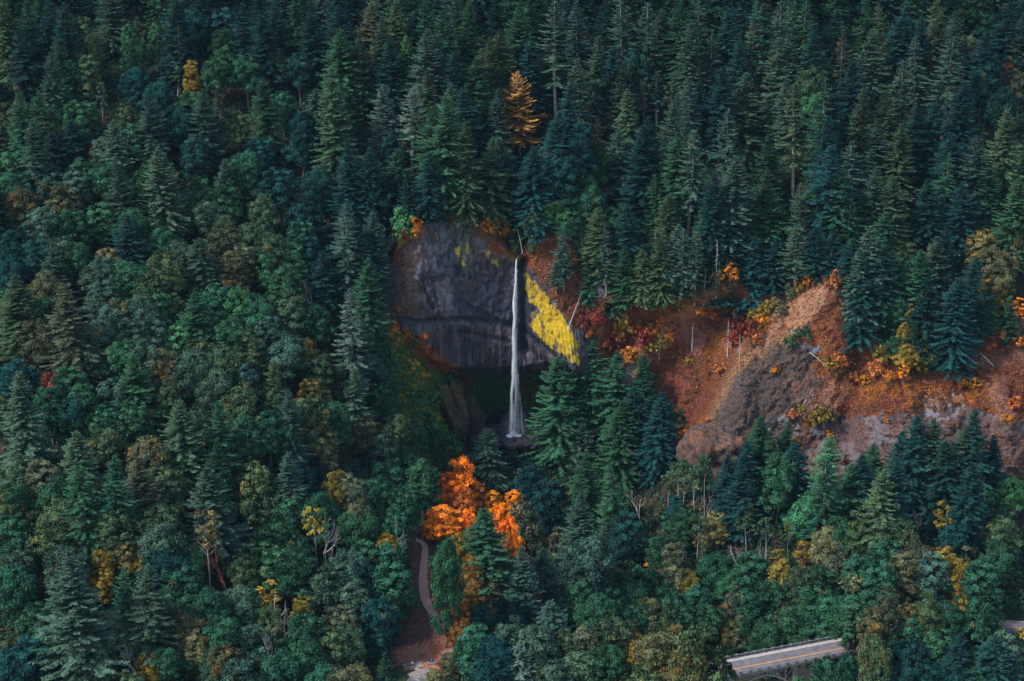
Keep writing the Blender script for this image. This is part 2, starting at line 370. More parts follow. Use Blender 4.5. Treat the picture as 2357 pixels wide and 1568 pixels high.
# --- paint (surface colours, fixed to the rock)
def C3(c): return np.array(c)[None, None]
def lay(col, c, m): m = np.clip(m, 0, 1)[..., None]; return col*(1-m)+np.asarray(c)*m
n1 = fbm(CX, CY, CZ, .12, 4, 31); n2 = fbm(CX, CY, CZ, .5, 4, 37); n3 = fbm(CX, CY, CZ*.35, .8, 4, 41)
UJ = U+n2*16+n1*10; VJ = V+n3*14
def pm(P, soft=None): return inpoly(UJ, VJ, P).astype(float)
paint = np.zeros((NT, NX, 3))+C3((.075, .075, .098))
paint = lay(paint, (.20, .175, .195), sstep(.0, .35, n1+.5*n2)*.8)
paint = lay(paint, (.12, .075, .065), sstep(.05, .35, fbm(CX, CY, CZ*.6, .2, 4, 45))*.7)
paint = lay(paint, (.028, .032, .05), sstep(.05, .4, -n1*.5-n3*.8))
lobe = pm([(900,560),(960,520),(1010,560),(1050,680),(1020,720),(900,730)]); paint = lay(paint, (.27, .235, .255), pm([(930,560),(990,560),(1050,690),(1010,725),(940,700)])*sstep(-.1, .25, n3+.4*n2)*.85)
paint = lay(paint, (.12, .072, .058), lobe*sstep(0, .3, -n2+.2)*sstep(1010, 930, U)*.9)
paint = lay(paint, (.030, .034, .055), pm([(1090,600),(1180,600),(1185,750),(1110,735),(1040,700),(1060,640)])*sstep(-.35, .15, n1)*.65)
paint = lay(paint, (.125, .075, .062), pm([(890,560),(950,515),(985,560),(960,640),(1000,720),(905,735),(890,660)])*sstep(-.25, .2, n2+.3*n1)*.8)
paint = lay(paint, (.13, .16, .15), pm([(1005,520),(1060,518),(1100,560),(1100,640),(1040,650),(1020,600)])*sstep(-.2, .3, n3)*.7)
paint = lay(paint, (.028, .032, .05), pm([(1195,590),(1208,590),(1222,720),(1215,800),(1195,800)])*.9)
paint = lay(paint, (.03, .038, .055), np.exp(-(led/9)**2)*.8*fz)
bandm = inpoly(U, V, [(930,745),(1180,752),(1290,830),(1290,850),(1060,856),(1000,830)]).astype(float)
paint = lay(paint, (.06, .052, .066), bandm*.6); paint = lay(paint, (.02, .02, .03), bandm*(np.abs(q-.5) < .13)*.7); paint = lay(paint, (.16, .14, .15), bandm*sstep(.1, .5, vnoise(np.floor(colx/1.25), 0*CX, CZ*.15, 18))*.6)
paint = lay(paint, (.12, .075, .06), bandm*sstep(.15, .4, n2)*sstep(1120, 1000, U)*.7)
# alcove below the overhang
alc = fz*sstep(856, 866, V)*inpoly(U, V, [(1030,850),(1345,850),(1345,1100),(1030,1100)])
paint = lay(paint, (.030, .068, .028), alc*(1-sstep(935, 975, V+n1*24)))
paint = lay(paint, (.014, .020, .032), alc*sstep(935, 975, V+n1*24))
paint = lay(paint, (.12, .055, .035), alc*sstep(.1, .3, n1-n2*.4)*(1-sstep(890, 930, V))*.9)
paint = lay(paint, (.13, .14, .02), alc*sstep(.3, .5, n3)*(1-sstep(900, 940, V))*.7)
# yellow lichen
LY = (.54, .36, .02)
l1 = [(1208,628),(1216,632),(1222,655),(1234,645),(1240,660),(1250,672),(1262,680),(1275,700),(1290,715),(1300,740),(1310,760),(1322,770),(1328,800),(1335,840),(1320,838),(1290,815),(1262,800),(1240,775),(1228,760),(1222,735),(1226,715),(1238,722),(1238,702),(1225,698),(1214,680)]
UL = U+n2*11+n3*4; VL = V+n3*12
lm = inpoly(UL, VL, l1); lm = lm*(1-.92*sstep(.22, .34, n3*.9+n2*.5))
stk = sstep(-.2, .1, fbm(CX*1.0, CY, CZ*.3, 1.3, 3, 77)+.15)
lm = lm*np.where(inpoly(U, V, [(1240,690),(1310,740),(1310,800),(1260,790)]), 1, np.clip(stk+.35, 0, 1))
paint = lay(paint, LY, lm*.96)
for P in ([(1046,570),(1060,565),(1063,585),(1072,610),(1070,620),(1058,600),(1050,592)], [(1073,558),(1080,570),(1082,590),(1074,585)], [(1110,576),(1130,580),(1146,598),(1148,616),(1138,612),(1126,600),(1114,590)], [(1003,538),(1008,540),(1010,552),(1004,552)], [(1340,760),(1345,780),(1350,800),(1342,790)]):
    paint = lay(paint, (.50, .38, .05), inpoly(UL, VL, P)*sstep(-.35, .05, n3)*.9)
# brush, bare earth and dry grass
RB = np.array((.155, .055, .030)); OR = np.array((.25, .085, .025)); TAN = np.array((.40, .21, .125)); RED = np.array((.19, .045, .03)); GRYB = np.array((.12, .085, .085))
def brushy(P, a=1.0, mixk=0):
    global paint
    m_ = pm(P)*a
    c = RB[None, None]+(OR-RB)*sstep(.0, .5, n1)[..., None]+(RED-RB)*sstep(.1, .5, -n1)[..., None]*.6
    c = c*(1+.5*n2[..., None]); paint = paint*(1-m_[..., None])+c*m_[..., None]
RBs, RB = RB, RB*1.5; brushy([(885,730),(905,738),(960,775),(1010,812),(1050,842),(1055,868),(1010,868),(960,845),(915,805),(890,768)], .97); RB = RBs
brushy([(930,515),(975,516),(945,545),(915,600),(900,600)], .8)
brushy([(1060,505),(1110,520),(1155,560),(1180,590),(1175,600),(1140,575),(1100,540)], .9)
brushy([(1205,580),(1225,560),(1290,540),(1360,560),(1360,740),(1320,760),(1290,710),(1262,675),(1240,645),(1210,610)], .95)
paint = lay(paint, TAN*.8, pm([(1222,562),(1250,549),(1290,541),(1300,548),(1260,558),(1230,572)])*.9)
paint = lay(paint, TAN*.6+RB*.3, pm([(1120,520),(1160,545),(1165,560),(1130,545)])*.9)
brushy([(1330,700),(1400,680),(1560,670),(1690,610),(1745,690),(1850,640),(1930,600),(2000,640),(2000,800),(2240,830),(2270,760),(2450,700),(2450,1000),(2240,940),(2100,950),(1950,960),(1900,940),(1860,1010),(1930,1060),(1820,1010),(1800,900),(1900,800),(1850,790),(1700,860),(1640,960),(1600,1070),(1540,990),(1480,880),(1440,830),(1390,860),(1350,760)], .97)
# stony slab left of centre of the right face, lower dark rock
stone = pm([(1700,850),(1790,780),(1850,800),(1900,880),(1850,960),(1800,1010),(1700,1150),(1600,1060),(1640,940)])
paint = lay(paint, (.090, .070, .066), stone*.9); paint = lay(paint, (.15, .085, .05), stone*sstep(.05, .35, n2)*.6); paint = lay(paint, (.055, .05, .06), stone*sstep(.12, .35, -n3)*.6)
low = pm([(1590,1060),(1660,1000),(1750,1020),(1830,960),(1870,1000),(1950,960),(2050,970),(2200,930),(2280,960),(2357,1000),(2600,1000),(2600,1300),(1590,1300)])
paint = lay(paint, (.145, .082, .072), low*.85); paint = lay(paint, (.20, .19, .21), low*sstep(.1, .35, n1+.3*n3)*.6); paint = lay(paint, (.19, .085, .045), low*sstep(.1, .3, n2)*.6)
paint = lay(paint, (.27, .26, .27), pm([(1770,960),(1830,955),(1850,1000),(1790,1010),(1765,990)])*sstep(-.2, .2, n2)*.7)
paint = lay(paint, (.30, .28, .29), pm([(2105,925),(2150,900),(2220,905),(2210,960),(2160,990),(2110,960)])*sstep(-.1, .2, n3)*.7)
# dry grass on the crest of the big slab
crest = np.exp(-((sU-20)/30)**2)*sstep(635, 670, V)*(1-sstep(800, 880, V))*rt; paint = lay(paint, TAN, crest*sstep(-.5, .1, n2)*.95)
crest = np.exp(-((sU-5)/9)**2)*sstep(780, 840, V)*(1-sstep(960, 1010, V))*rt; paint = lay(paint, (.33, .18, .11), crest*.8)
paint = lay(paint, TAN, pm([(1850,700),(1900,660),(1905,690),(1850,760),(1810,800),(1790,790)])*.8)
crest2 = np.exp(-((s2-16)/26)**2)*m2; paint = lay(paint, TAN*np.array((1, .85, .8)), crest2*sstep(-.5, .1, n2)*.95)
paint = lay(paint, (.36, .16, .12), pm([(1560,760),(1620,700),(1640,760),(1580,880),(1560,900)])*sstep(-.2, .3, n1)*.6)
paint = lay(paint, (.32, .16, .12), pm([(1800,880),(1900,860),(1960,900),(1920,960),(1850,960)])*sstep(-.3, .2, n2)*.6)
paint = lay(paint, (.42, .14, .02), pm([(1990,890),(2100,880),(2230,900),(2280,880),(2290,930),(2200,925),(2050,940)])*sstep(-.1, .3, n2)*.8)
paint = lay(paint, (.34, .17, .14), pm([(2260,760),(2357,740),(2400,900),(2357,1000),(2300,960),(2260,850)])*sstep(-.3, .3, n1)*.55)
# forest side slopes
side = np.clip(lft+0*CX, 0, 1); paint = lay(paint, (.02, .028, .018), side)
gs = inpoly(UJ, VJ, [(860,760),(895,745),(930,800),(1000,855),(1060,862),(1110,870),(1110,930),(1050,1100),(900,1100)]).astype(float)*(1-alc)
paint = lay(paint, (.045, .090, .020), gs); paint = lay(paint, (.20, .15, .02), gs*sstep(.1, .35, n2+.2*n3)*.7); paint = lay(paint, (.10, .045, .02), gs*sstep(.2, .4, n1)*.7)

idx = np.arange(NT*NX).reshape(NT, NX)
def grid_faces(n, m_, i0=0, i1=None, j0=0, j1=None):
    I = np.arange(n*m_).reshape(n, m_)[i0:i1, j0:j1]
    return np.stack([I[:-1, :-1], I[:-1, 1:], I[1:, 1:], I[1:, :-1]], -1).reshape(-1, 4)
jl = int(np.searchsorted(xs, W(890, 735, -29)[0])); jr = int(np.searchsorted(xs, W(1402, 800, -14)[0]))
def sub(X, Y, Z, P, j0, j1, name, mat, sm=True):
    n = X.shape[0]; A = lambda a: a[:, j0:j1]
    Vv = np.stack([A(X), A(Y), A(Z)], -1).reshape(-1, 3); k = A(X).shape[1]
    return link(name, mesh(name, Vv, grid_faces(n, k), mat, None if P is None else P[:, j0:j1].reshape(-1, 3), sm))
_r = np.r_[0:NT-1:6, NT-1]
wooded = sub(CX[_r], CY[_r], CZ[_r], paint[_r], 0, jl+1, 'wooded_slope', M_ground); tag(wooded, kind='structure')
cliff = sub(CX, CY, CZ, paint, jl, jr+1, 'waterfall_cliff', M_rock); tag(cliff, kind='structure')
outc = sub(CX, CY, CZ, paint, jr, NX, 'rock_outcrop', M_rock); tag(outc, kind='structure')
# --- front ground
NF = 230; s_ = np.linspace(0, 1, NF)**.8
FY = -430+(CY[0][None]+430)*s_[:, None]; FX = np.repeat(xs[None], NF, 0)
FZ = gfront(FX, FY); FZ[-1] = CZ[0]
fu, fv, _ = proj(FX, FY, FZ)
a1 = fbm(FX, FY, FZ, .15, 4, 51); a2 = fbm(FX, FY, FZ, .8, 3, 53)
fp = np.zeros((NF, NX, 3))+C3((.020, .026, .018)); fp = lay(fp, (.05, .035, .02), sstep(0, .4, a1)*.6)
def fpoly(P, c, a=1, jit=8):
    global fp; fp = lay(fp, c, inpoly(fu+a1*jit, fv+a2*jit, P)*a)
fpoly([(930,1200),(960,1215),(1000,1250),(1010,1400),(1075,1470),(1060,1500),(900,1500),(880,1450),(930,1400)], (.085, .045, .038))
fpoly([(985,1290),(1000,1290),(1005,1380),(1035,1430),(1020,1432),(990,1380)], (.28, .07, .035), .8, 4)
fpoly([(895,1500),(925,1488),(985,1478),(1050,1470),(1075,1470),(1060,1545),(1020,1545),(900,1535)], (.38, .16, .10))
fpoly([(900,1522),(930,1525),(935,1580),(895,1580)], (.028, .05, .024))
fp = lay(fp, (.34, .08, .05), inpoly(fu, fv, [(985,1490),(1050,1470),(1060,1500),(1010,1535)])*sstep(-.1, .3, a2)*.8)
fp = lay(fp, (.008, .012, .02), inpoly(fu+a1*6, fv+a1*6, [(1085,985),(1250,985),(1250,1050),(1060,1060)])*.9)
fpoly([(860,760),(1060,1000),(1060,1070),(900,1070)], (.03, .058, .014))
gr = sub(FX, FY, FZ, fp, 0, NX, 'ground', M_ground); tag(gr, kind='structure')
# --- hillside behind
NH = 150; hs = np.linspace(0, 1, NH)**1.4
HY = CY[-1][None]+(560-CY[-1][None])*hs[:, None]; HX = np.repeat(xs[None], NH, 0); HZ = ghill(HX, HY); HZ[0] = CZ[-1]
h1 = fbm(HX, HY, HZ, .15, 4, 61); hp = np.zeros((NH, NX, 3))+C3((.018, .025, .017)); hp = lay(hp, (.045, .03, .02), sstep(0, .4, h1)*.6)
hu, hv, _ = proj(HX, HY, HZ)
hp = lay(hp, (.15, .06, .035), ((HY-CY[-1][None] < 4+h1*5) & (HX > W(1040, 500, 0)[0])).astype(float)*(1-sstep(0, 9, np.abs(HX-W(1190, 590, 1)[0]))*0)*.8)
hill = sub(HX, HY, HZ, hp, 0, NX, 'hillside', M_ground); tag(hill, kind='structure')

# ------------------------------------------------------------ tree prototypes
def leafquads(C, D, S, ln, wd, tw=.0):
    """rhombic leaf clumps: centres C, unit long axes D, unit cross axes S, length, width"""
    ln = np.broadcast_to(ln, len(C))[:, None]; wd = np.broadcast_to(wd, len(C))[:, None]
    P = np.stack([C-D*ln*.5, C+S*wd*.5+D*ln*.05, C+D*ln*.5, C-S*wd*.5+D*ln*.05], 1)
    return P.reshape(-1, 3)
def qfaces(n): return np.arange(n*4).reshape(n, 4)
def nrm(a): return a/(np.linalg.norm(a, axis=-1, keepdims=True)+1e-9)
def conifer(seed, H=34., R=5.2, base=.12, step=.64, nb=7, dens=1.15, droop=.35, up=.25, gap=.12, prof=.72, spl=.95, ragged=.32, lean=0):
    """a crown of whorled, drooping, feathered boughs; returns (crown mesh, trunk mesh)"""
    r = np.random.default_rng(seed); C = []; D = []; S = []; L_ = []; W_ = []; P1 = []; P2 = []
    tb = MB(); z = H*base
    wob = lambda zz: np.array([math.sin(zz*.11+seed)*.25+lean*(zz/H)**2*H*.1, math.cos(zz*.09+seed*2)*.25, 0])
    zz = np.linspace(0, H*.985, 12)
    tb.tube([wob(a)+[0, 0, a] for a in zz], [max(.03, .014*H*(1-a/H)**.8+.03) for a in zz], 7)
    while z < H*.985:
        f = (H-z)/(H*(1-base)); pr = 1.25*(f**prof)*(1-.30*sstep(.75, 1.0, f)) + .035
        whorl = r.uniform(1-ragged, 1+ragged*.4)
        for b in range(nb):
            if r.random() < gap*(.4+f): continue
            az = r.uniform(0, 2*math.pi); L = R*pr*whorl*r.uniform(.7, 1.12); zb = z+r.uniform(-.35, .35)
            el0 = up*(1-f)*1.6+r.uniform(-.1, .12)-.05; n = max(2, int(L/.52*dens)); k = (np.arange(n)+.6)/n
            rad = np.array([math.cos(az), math.sin(az), 0.]); sid = np.array([-rad[1], rad[0], 0.])
            hz = el0*k*L - droop*L*f**.7*(k**1.3)*.9 + .16*L*np.maximum(0, k-.72)*2
            base_p = wob(zb)+np.array([0, 0, zb])
            bow = r.uniform(-.12, .12)*L*k*k
            pts = base_p+rad*(k*L)[:, None]+np.array([0, 0, 1.])*hz[:, None]+sid*bow[:, None]
            sl = np.gradient(hz)/(L/n+1e-6) if n > 1 else np.array([0.])
            bd = nrm(rad+np.array([0, 0, 1.])*sl[:, None])
            wdh = (1-k*.62)*min(1.5, .35+L*.24)*spl
            tint = r.uniform(.1, .9); t2 = r.random()
            for sg in (-1, 1, 0):
                if sg == 0: dd = bd; ln = np.full(n, .75); c = pts
                else:
                    dd = nrm(bd*.75+sid*sg*1.0+np.array([0, 0, -.30])+r.normal(0, .16, (n, 3))); ln = wdh*r.uniform(.75, 1.25, n); c = pts+dd*(ln*.5)[:, None]
                up_ = np.array([0, 0, 1.])+r.normal(0, .25, (n, 3)); ss = nrm(np.cross(dd, up_))
                C.append(c); D.append(dd); S.append(ss); L_.append(ln*1.15); W_.append(np.full(n, .40)*r.uniform(.75, 1.3, n)*(.6+.4*min(1, L/3)))
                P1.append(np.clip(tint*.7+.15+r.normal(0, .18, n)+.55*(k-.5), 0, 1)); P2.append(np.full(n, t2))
            if L > 1.5 and r.random() < .35: tb.tube([base_p, pts[n//2], pts[-1]], [.06, .045, .02], 3)
        z += step*r.uniform(.75, 1.25)*(.65+.35*f)
    # leader
    C = np.concatenate(C); D = np.concatenate(D); S = np.concatenate(S); L_ = np.concatenate(L_); W_ = np.concatenate(W_)
    V = leafquads(C, D, S, L_, W_); p1 = np.repeat(np.concatenate(P1), 4); p2 = np.repeat(np.concatenate(P2), 4)
    return V, np.stack([p1, p2, p1*0], 1), tb
def broad(seed, H=20., R=6., base=.12, nc=62, per=105, lf=.54, shape=1.0, crown_h=None, rag=.25, lobes=4):
    r = np.random.default_rng(seed); ch = H*(1-base) if crown_h is None else crown_h; cz = H-ch/2
    tb = MB(); C = []; N_ = []; P1 = []; P2 = []
    # main lobes of the crown
    LB = [(np.array([0, 0, cz+ch*.10]), R*.70, ch*.40)]
    for i in range(lobes):
        a = i*2*math.pi/lobes+r.uniform(-.5, .5); q = r.uniform(.30, .64)*R; zz = cz+ch*r.uniform(-.28, .26)
        LB.append((np.array([math.cos(a)*q, math.sin(a)*q, zz]), R*r.uniform(.32, .54), ch*r.uniform(.16, .32)))
    LB.append((np.array([r.uniform(-.2, .2)*R, r.uniform(-.2, .2)*R, cz+ch*.30]), R*.42, ch*.20))
    cl = []
    tot = sum(l[1]*l[2] for l in LB)
    for (c, a, b) in LB:
        m = max(4, int(nc*a*b/tot*1.35))
        for i in range(m):
            zc = 1-1.65*(i+.5)/m; ph = i*2.39996+r.uniform(-.4, .4); rr = math.sqrt(max(0, 1-zc*zc))
            d = np.array([math.cos(ph)*rr*a, math.sin(ph)*rr*a, zc*b])*r.uniform(.72, 1.12)
            cl.append((c+d, nrm(np.array([d[0]/a/a, d[1]/a/a, d[2]/b/b+.02])), r.uniform(.11, .24)*min(R, 7)+.2))
    for (c, nn_, cr) in cl:
        n = int(per*(cr/1.2)**1.6*r.uniform(.7, 1.2))+16
        v = nrm(r.normal(0, 1, (n, 3))); v = nrm(v+nn_*.75+np.array([0, 0, .25])); rad = cr*r.uniform(.35, 1.35, n)[:, None]
        C.append(c+v*rad*np.array([1.15, 1.15, .8])); N_.append(nrm(v+r.normal(0, .45, (n, 3))+np.array([0, 0, .3])))
        t = r.uniform(.15, .8); P1.append(np.clip(t+r.normal(0, .22, n), 0, 1)); P2.append(np.clip(np.full(n, r.random())+r.normal(0, .15, n), 0, 1))
    C = np.concatenate(C); N_ = np.concatenate(N_); n = len(C); q = nrm(r.normal(0, 1, (n, 3))); D = nrm(np.cross(N_, q)); S = np.cross(N_, D)
    ln = lf*r.uniform(.7, 1.35, n); V = leafquads(C, D, S, ln, ln*.85)
    p1 = np.repeat(np.concatenate(P1), 4); p2 = np.repeat(np.concatenate(P2), 4)
    tr = .016*H+.05; fk = np.array([r.uniform(-.4, .4), r.uniform(-.4, .4), H*base+ch*.22])
    tb.tube([[0, 0, -.6], [.1, .05, fk[2]*.5], fk], [tr*1.2, tr, tr*.8], 7)
    for i in r.choice(len(cl), min(len(cl), 11), replace=False):
        c = cl[i][0]; mid = fk*.55+c*.45+np.array([0, 0, -.5]); tb.tube([fk, mid, c], [tr*.5, tr*.28, .05], 5)
    return V, np.stack([p1, p2, p1*0], 1), tb
def bare(seed, H=20., style='fork', n=26, R=3.5, ragged=.5):
    r = np.random.default_rng(seed); tb = MB(); tr = .011*H+.05
    if style == 'spike':
        zz = np.linspace(0, H, 9); tb.tube([[math.sin(a*.2+seed)*.15, 0, a] for a in zz], [tr*(1-a/H*.85) for a in zz], 6)
        for i in range(n):
            z = H*r.uniform(.25, .97); az = r.uniform(0, 6.28); L = R*(1.12-z/H)*r.uniform(.5, 1.2)
            e = np.array([math.cos(az)*L, math.sin(az)*L, z-L*r.uniform(.1, .5)]); m = np.array([e[0]*.5, e[1]*.5, z-.1*L])
            tb.tube([[0, 0, z], m, e], [.085, .055, .03], 3)
    else:
        def limb(p, d, L, rad, dep):
            q = p; pts = [p]; dd = d
            for k in range(3):
                dd = nrm(dd+r.normal(0, .16, 3)+np.array([0, 0, .06])); q = q+dd*L/3; pts.append(q)
            tb.tube(pts, [rad, rad*.85, rad*.72, rad*.6], 5 if dep < 2 else 3)
            if dep >= 4: return
            for b in range(3 if dep < 3 else 3):
                s_ = nrm(dd+r.normal(0, .62, 3)+np.array([0, 0, .15])); limb(pts[-1-(b % 2)], s_, L*r.uniform(.55, .75), max(.035, rad*.55), dep+1)
        limb(np.array([0, 0, -.3]), np.array([0, 0, 1.]), H*.42, tr*1.2, 0)
    return tb
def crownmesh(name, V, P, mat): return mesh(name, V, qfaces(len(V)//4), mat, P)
PROTO = {}
def addproto(key, H, R, V, P, tb, mat, bark): PROTO.setdefault(key, []).append((H, R, crownmesh('crown', V, P, mat), tb.get('trunk', bark, True)))
for i, a in enumerate([dict(R=7.2), dict(R=7.6, droop=.45, ragged=.45), dict(R=6.6, droop=.3, up=.35, prof=.82), dict(R=7.2, droop=.5, gap=.2, ragged=.5), dict(R=8, droop=.4, prof=.66, base=.08), dict(R=7.4, droop=.38, gap=.2, ragged=.55, step=.8), dict(R=7, droop=.55, prof=.78, ragged=.3)]):
    a = {'H': 34., 'nb': 9, **a}; V_, P_, tb = conifer(11+i, **a); addproto('C', a['H'], a['R']/1.4, V_, P_, tb, M_con, M_bark)
for i, a in enumerate([dict(R=5.6, gap=.36, base=.24, dens=.95, droop=.25), dict(R=5.2, gap=.42, base=.28, dens=.95, droop=.3), dict(R=5.8, gap=.38, base=.22, dens=.95, droop=.2, up=.1)]):
    a = {'H': 34., **a}; V_, P_, tb = conifer(31+i, nb=7, **a); addproto('S', a['H'], a['R']/1.25, V_, P_, tb, M_con, M_pale)
for i in range(2):
    V_, P_, tb = conifer(41+i, H=34., R=9.5, nb=7, step=1.15, droop=.30, up=.5, gap=.12, ragged=.45, spl=1.25, base=.15, dens=1.1); addproto('D', 34., 7.6, V_, P_, tb, M_con, M_grey)
for i in range(3):
    V_, P_, tb = conifer(51+i, H=12., R=3.0, nb=8, step=.6, droop=.2, up=.4, gap=.1, base=.05, spl=.8, dens=1.3); addproto('Y', 12., 3.0, V_, P_, tb, M_con, M_bark)
for i, a in enumerate([dict(), dict(R=6.6, lobes=5), dict(R=5.2, lobes=3, H=21.), dict(R=7, H=19., lobes=6, nc=80), dict(R=5.6, lobes=4), dict(R=6.2, lobes=5, nc=72)]):
    a = {'H': 20., 'R': 6., **a}; V_, P_, tb = broad(61+i, **a); addproto('B', a['H'], a['R'], V_, P_, tb, M_leaf, M_bark)
for i in range(3):
    V_, P_, tb = broad(81+i, H=18., R=2.9, nc=16, per=60, lf=.5, base=.12, lobes=3); addproto('N', 18., 2.9, V_, P_, tb, M_leaf, M_bark)
for i in range(3):
    V_, P_, tb = broad(91+i, H=17., R=2.7, nc=13, per=42, lf=.48, base=.1, crown_h=7.5, lobes=3)
    tb = MB(); r = np.random.default_rng(i); zz = np.linspace(0, 15, 7); tb.tube([[math.sin(a*.25+i)*.35, math.cos(a*.2)*.2, a] for a in zz], .16*(1.25-zz/17), 6)
    for k in range(9): z = r.uniform(9, 15); az = r.uniform(0, 6.28); tb.tube([[0, 0, z-1], [math.cos(az)*1.1, math.sin(az)*1.1, z], [math.cos(az)*2, math.sin(az)*2, z+.6]], [.08, .05, .03], 3)
    addproto('T', 17., 2.7, V_, P_, tb, M_leaf, M_pale)
for i in range(4):
    V_, P_, tb = broad(101+i, H=3.6, R=2.0, nc=9, per=34, lf=.42, base=.02, lobes=3); addproto('H', 3.6, 2.0, V_, P_, tb, M_leaf, M_bark)
for i in range(3):
    V_, P_, tb = broad(141+i, H=20., R=6., nc=70, per=62, lf=.55, lobes=5); addproto('O', 20., 6., V_, P_, tb, M_leaf, M_bark)
for i in range(3): tb = bare(111+i, 20., 'fork'); PROTO.setdefault('F', []).append((20., 8.5, None, tb.get('trunk', M_grey, True)))
for i in range(3): tb = bare(121+i, 24., 'spike', 46, 3.6); PROTO.setdefault('P', []).append((24., 4., None, tb.get('trunk', M_grey, True)))
tb = bare(131, 20., 'fork'); PROTO['Q'] = [(20., 7., None, tb.get('trunk', M_redwood, True))]
# ------------------------------------------------------------ the trees seen in the photograph: where each apex stands
# colour letters -> (leaf albedo, amount of autumn tips, words)
CC = {'d': ((.011, .046, .042), .0, 'dark teal'), 'g': ((.025, .079, .042), .03, 'green'), 'G': ((.040, .125, .055), .05, 'bright green'), 'e': ((.040, .080, .057), .06, 'grey-green'),
      'o': ((.050, .085, .042), .14, 'olive'), 'b': ((.066, .078, .045), .20, 'brownish'), 'y': ((.27, .185, .030), .2, 'yellow'), 'p': ((.125, .125, .055), .25, 'pale straw'),
      'a': ((.36, .13, .020), .0, 'orange'), 'A': ((.92, .23, .018), .28, 'bright orange'), 'z': ((.88, .30, .015), .3, 'golden orange'), 's': ((.38, .12, .035), .1, 'salmon-orange'), 'u': ((.21, .105, .028), .25, 'rusty orange'), 'w': ((.30, .17, .05), .0, 'golden'), 'q': ((.066, .105, .082), .06, 'pale grey-green'), 'r': ((.19, .040, .028), .1, 'dark red'), 'v': ((.17, .125, .025), .2, 'mustard yellow')}
TILES = {1: (0, 0, 3.), 2: (785.9, 0, 3.), 3: (1571.2, 0, 3.), 4: (0, 522.9, 3.), 5: (785.9, 434.2, 2.5284), 6: (0, 1045.8, 3.), 7: (785.9, 1045.8, 3.), 8: (1571.2, 1045.8, 3.), 9: (1447.1, 522.9, 2.51)}
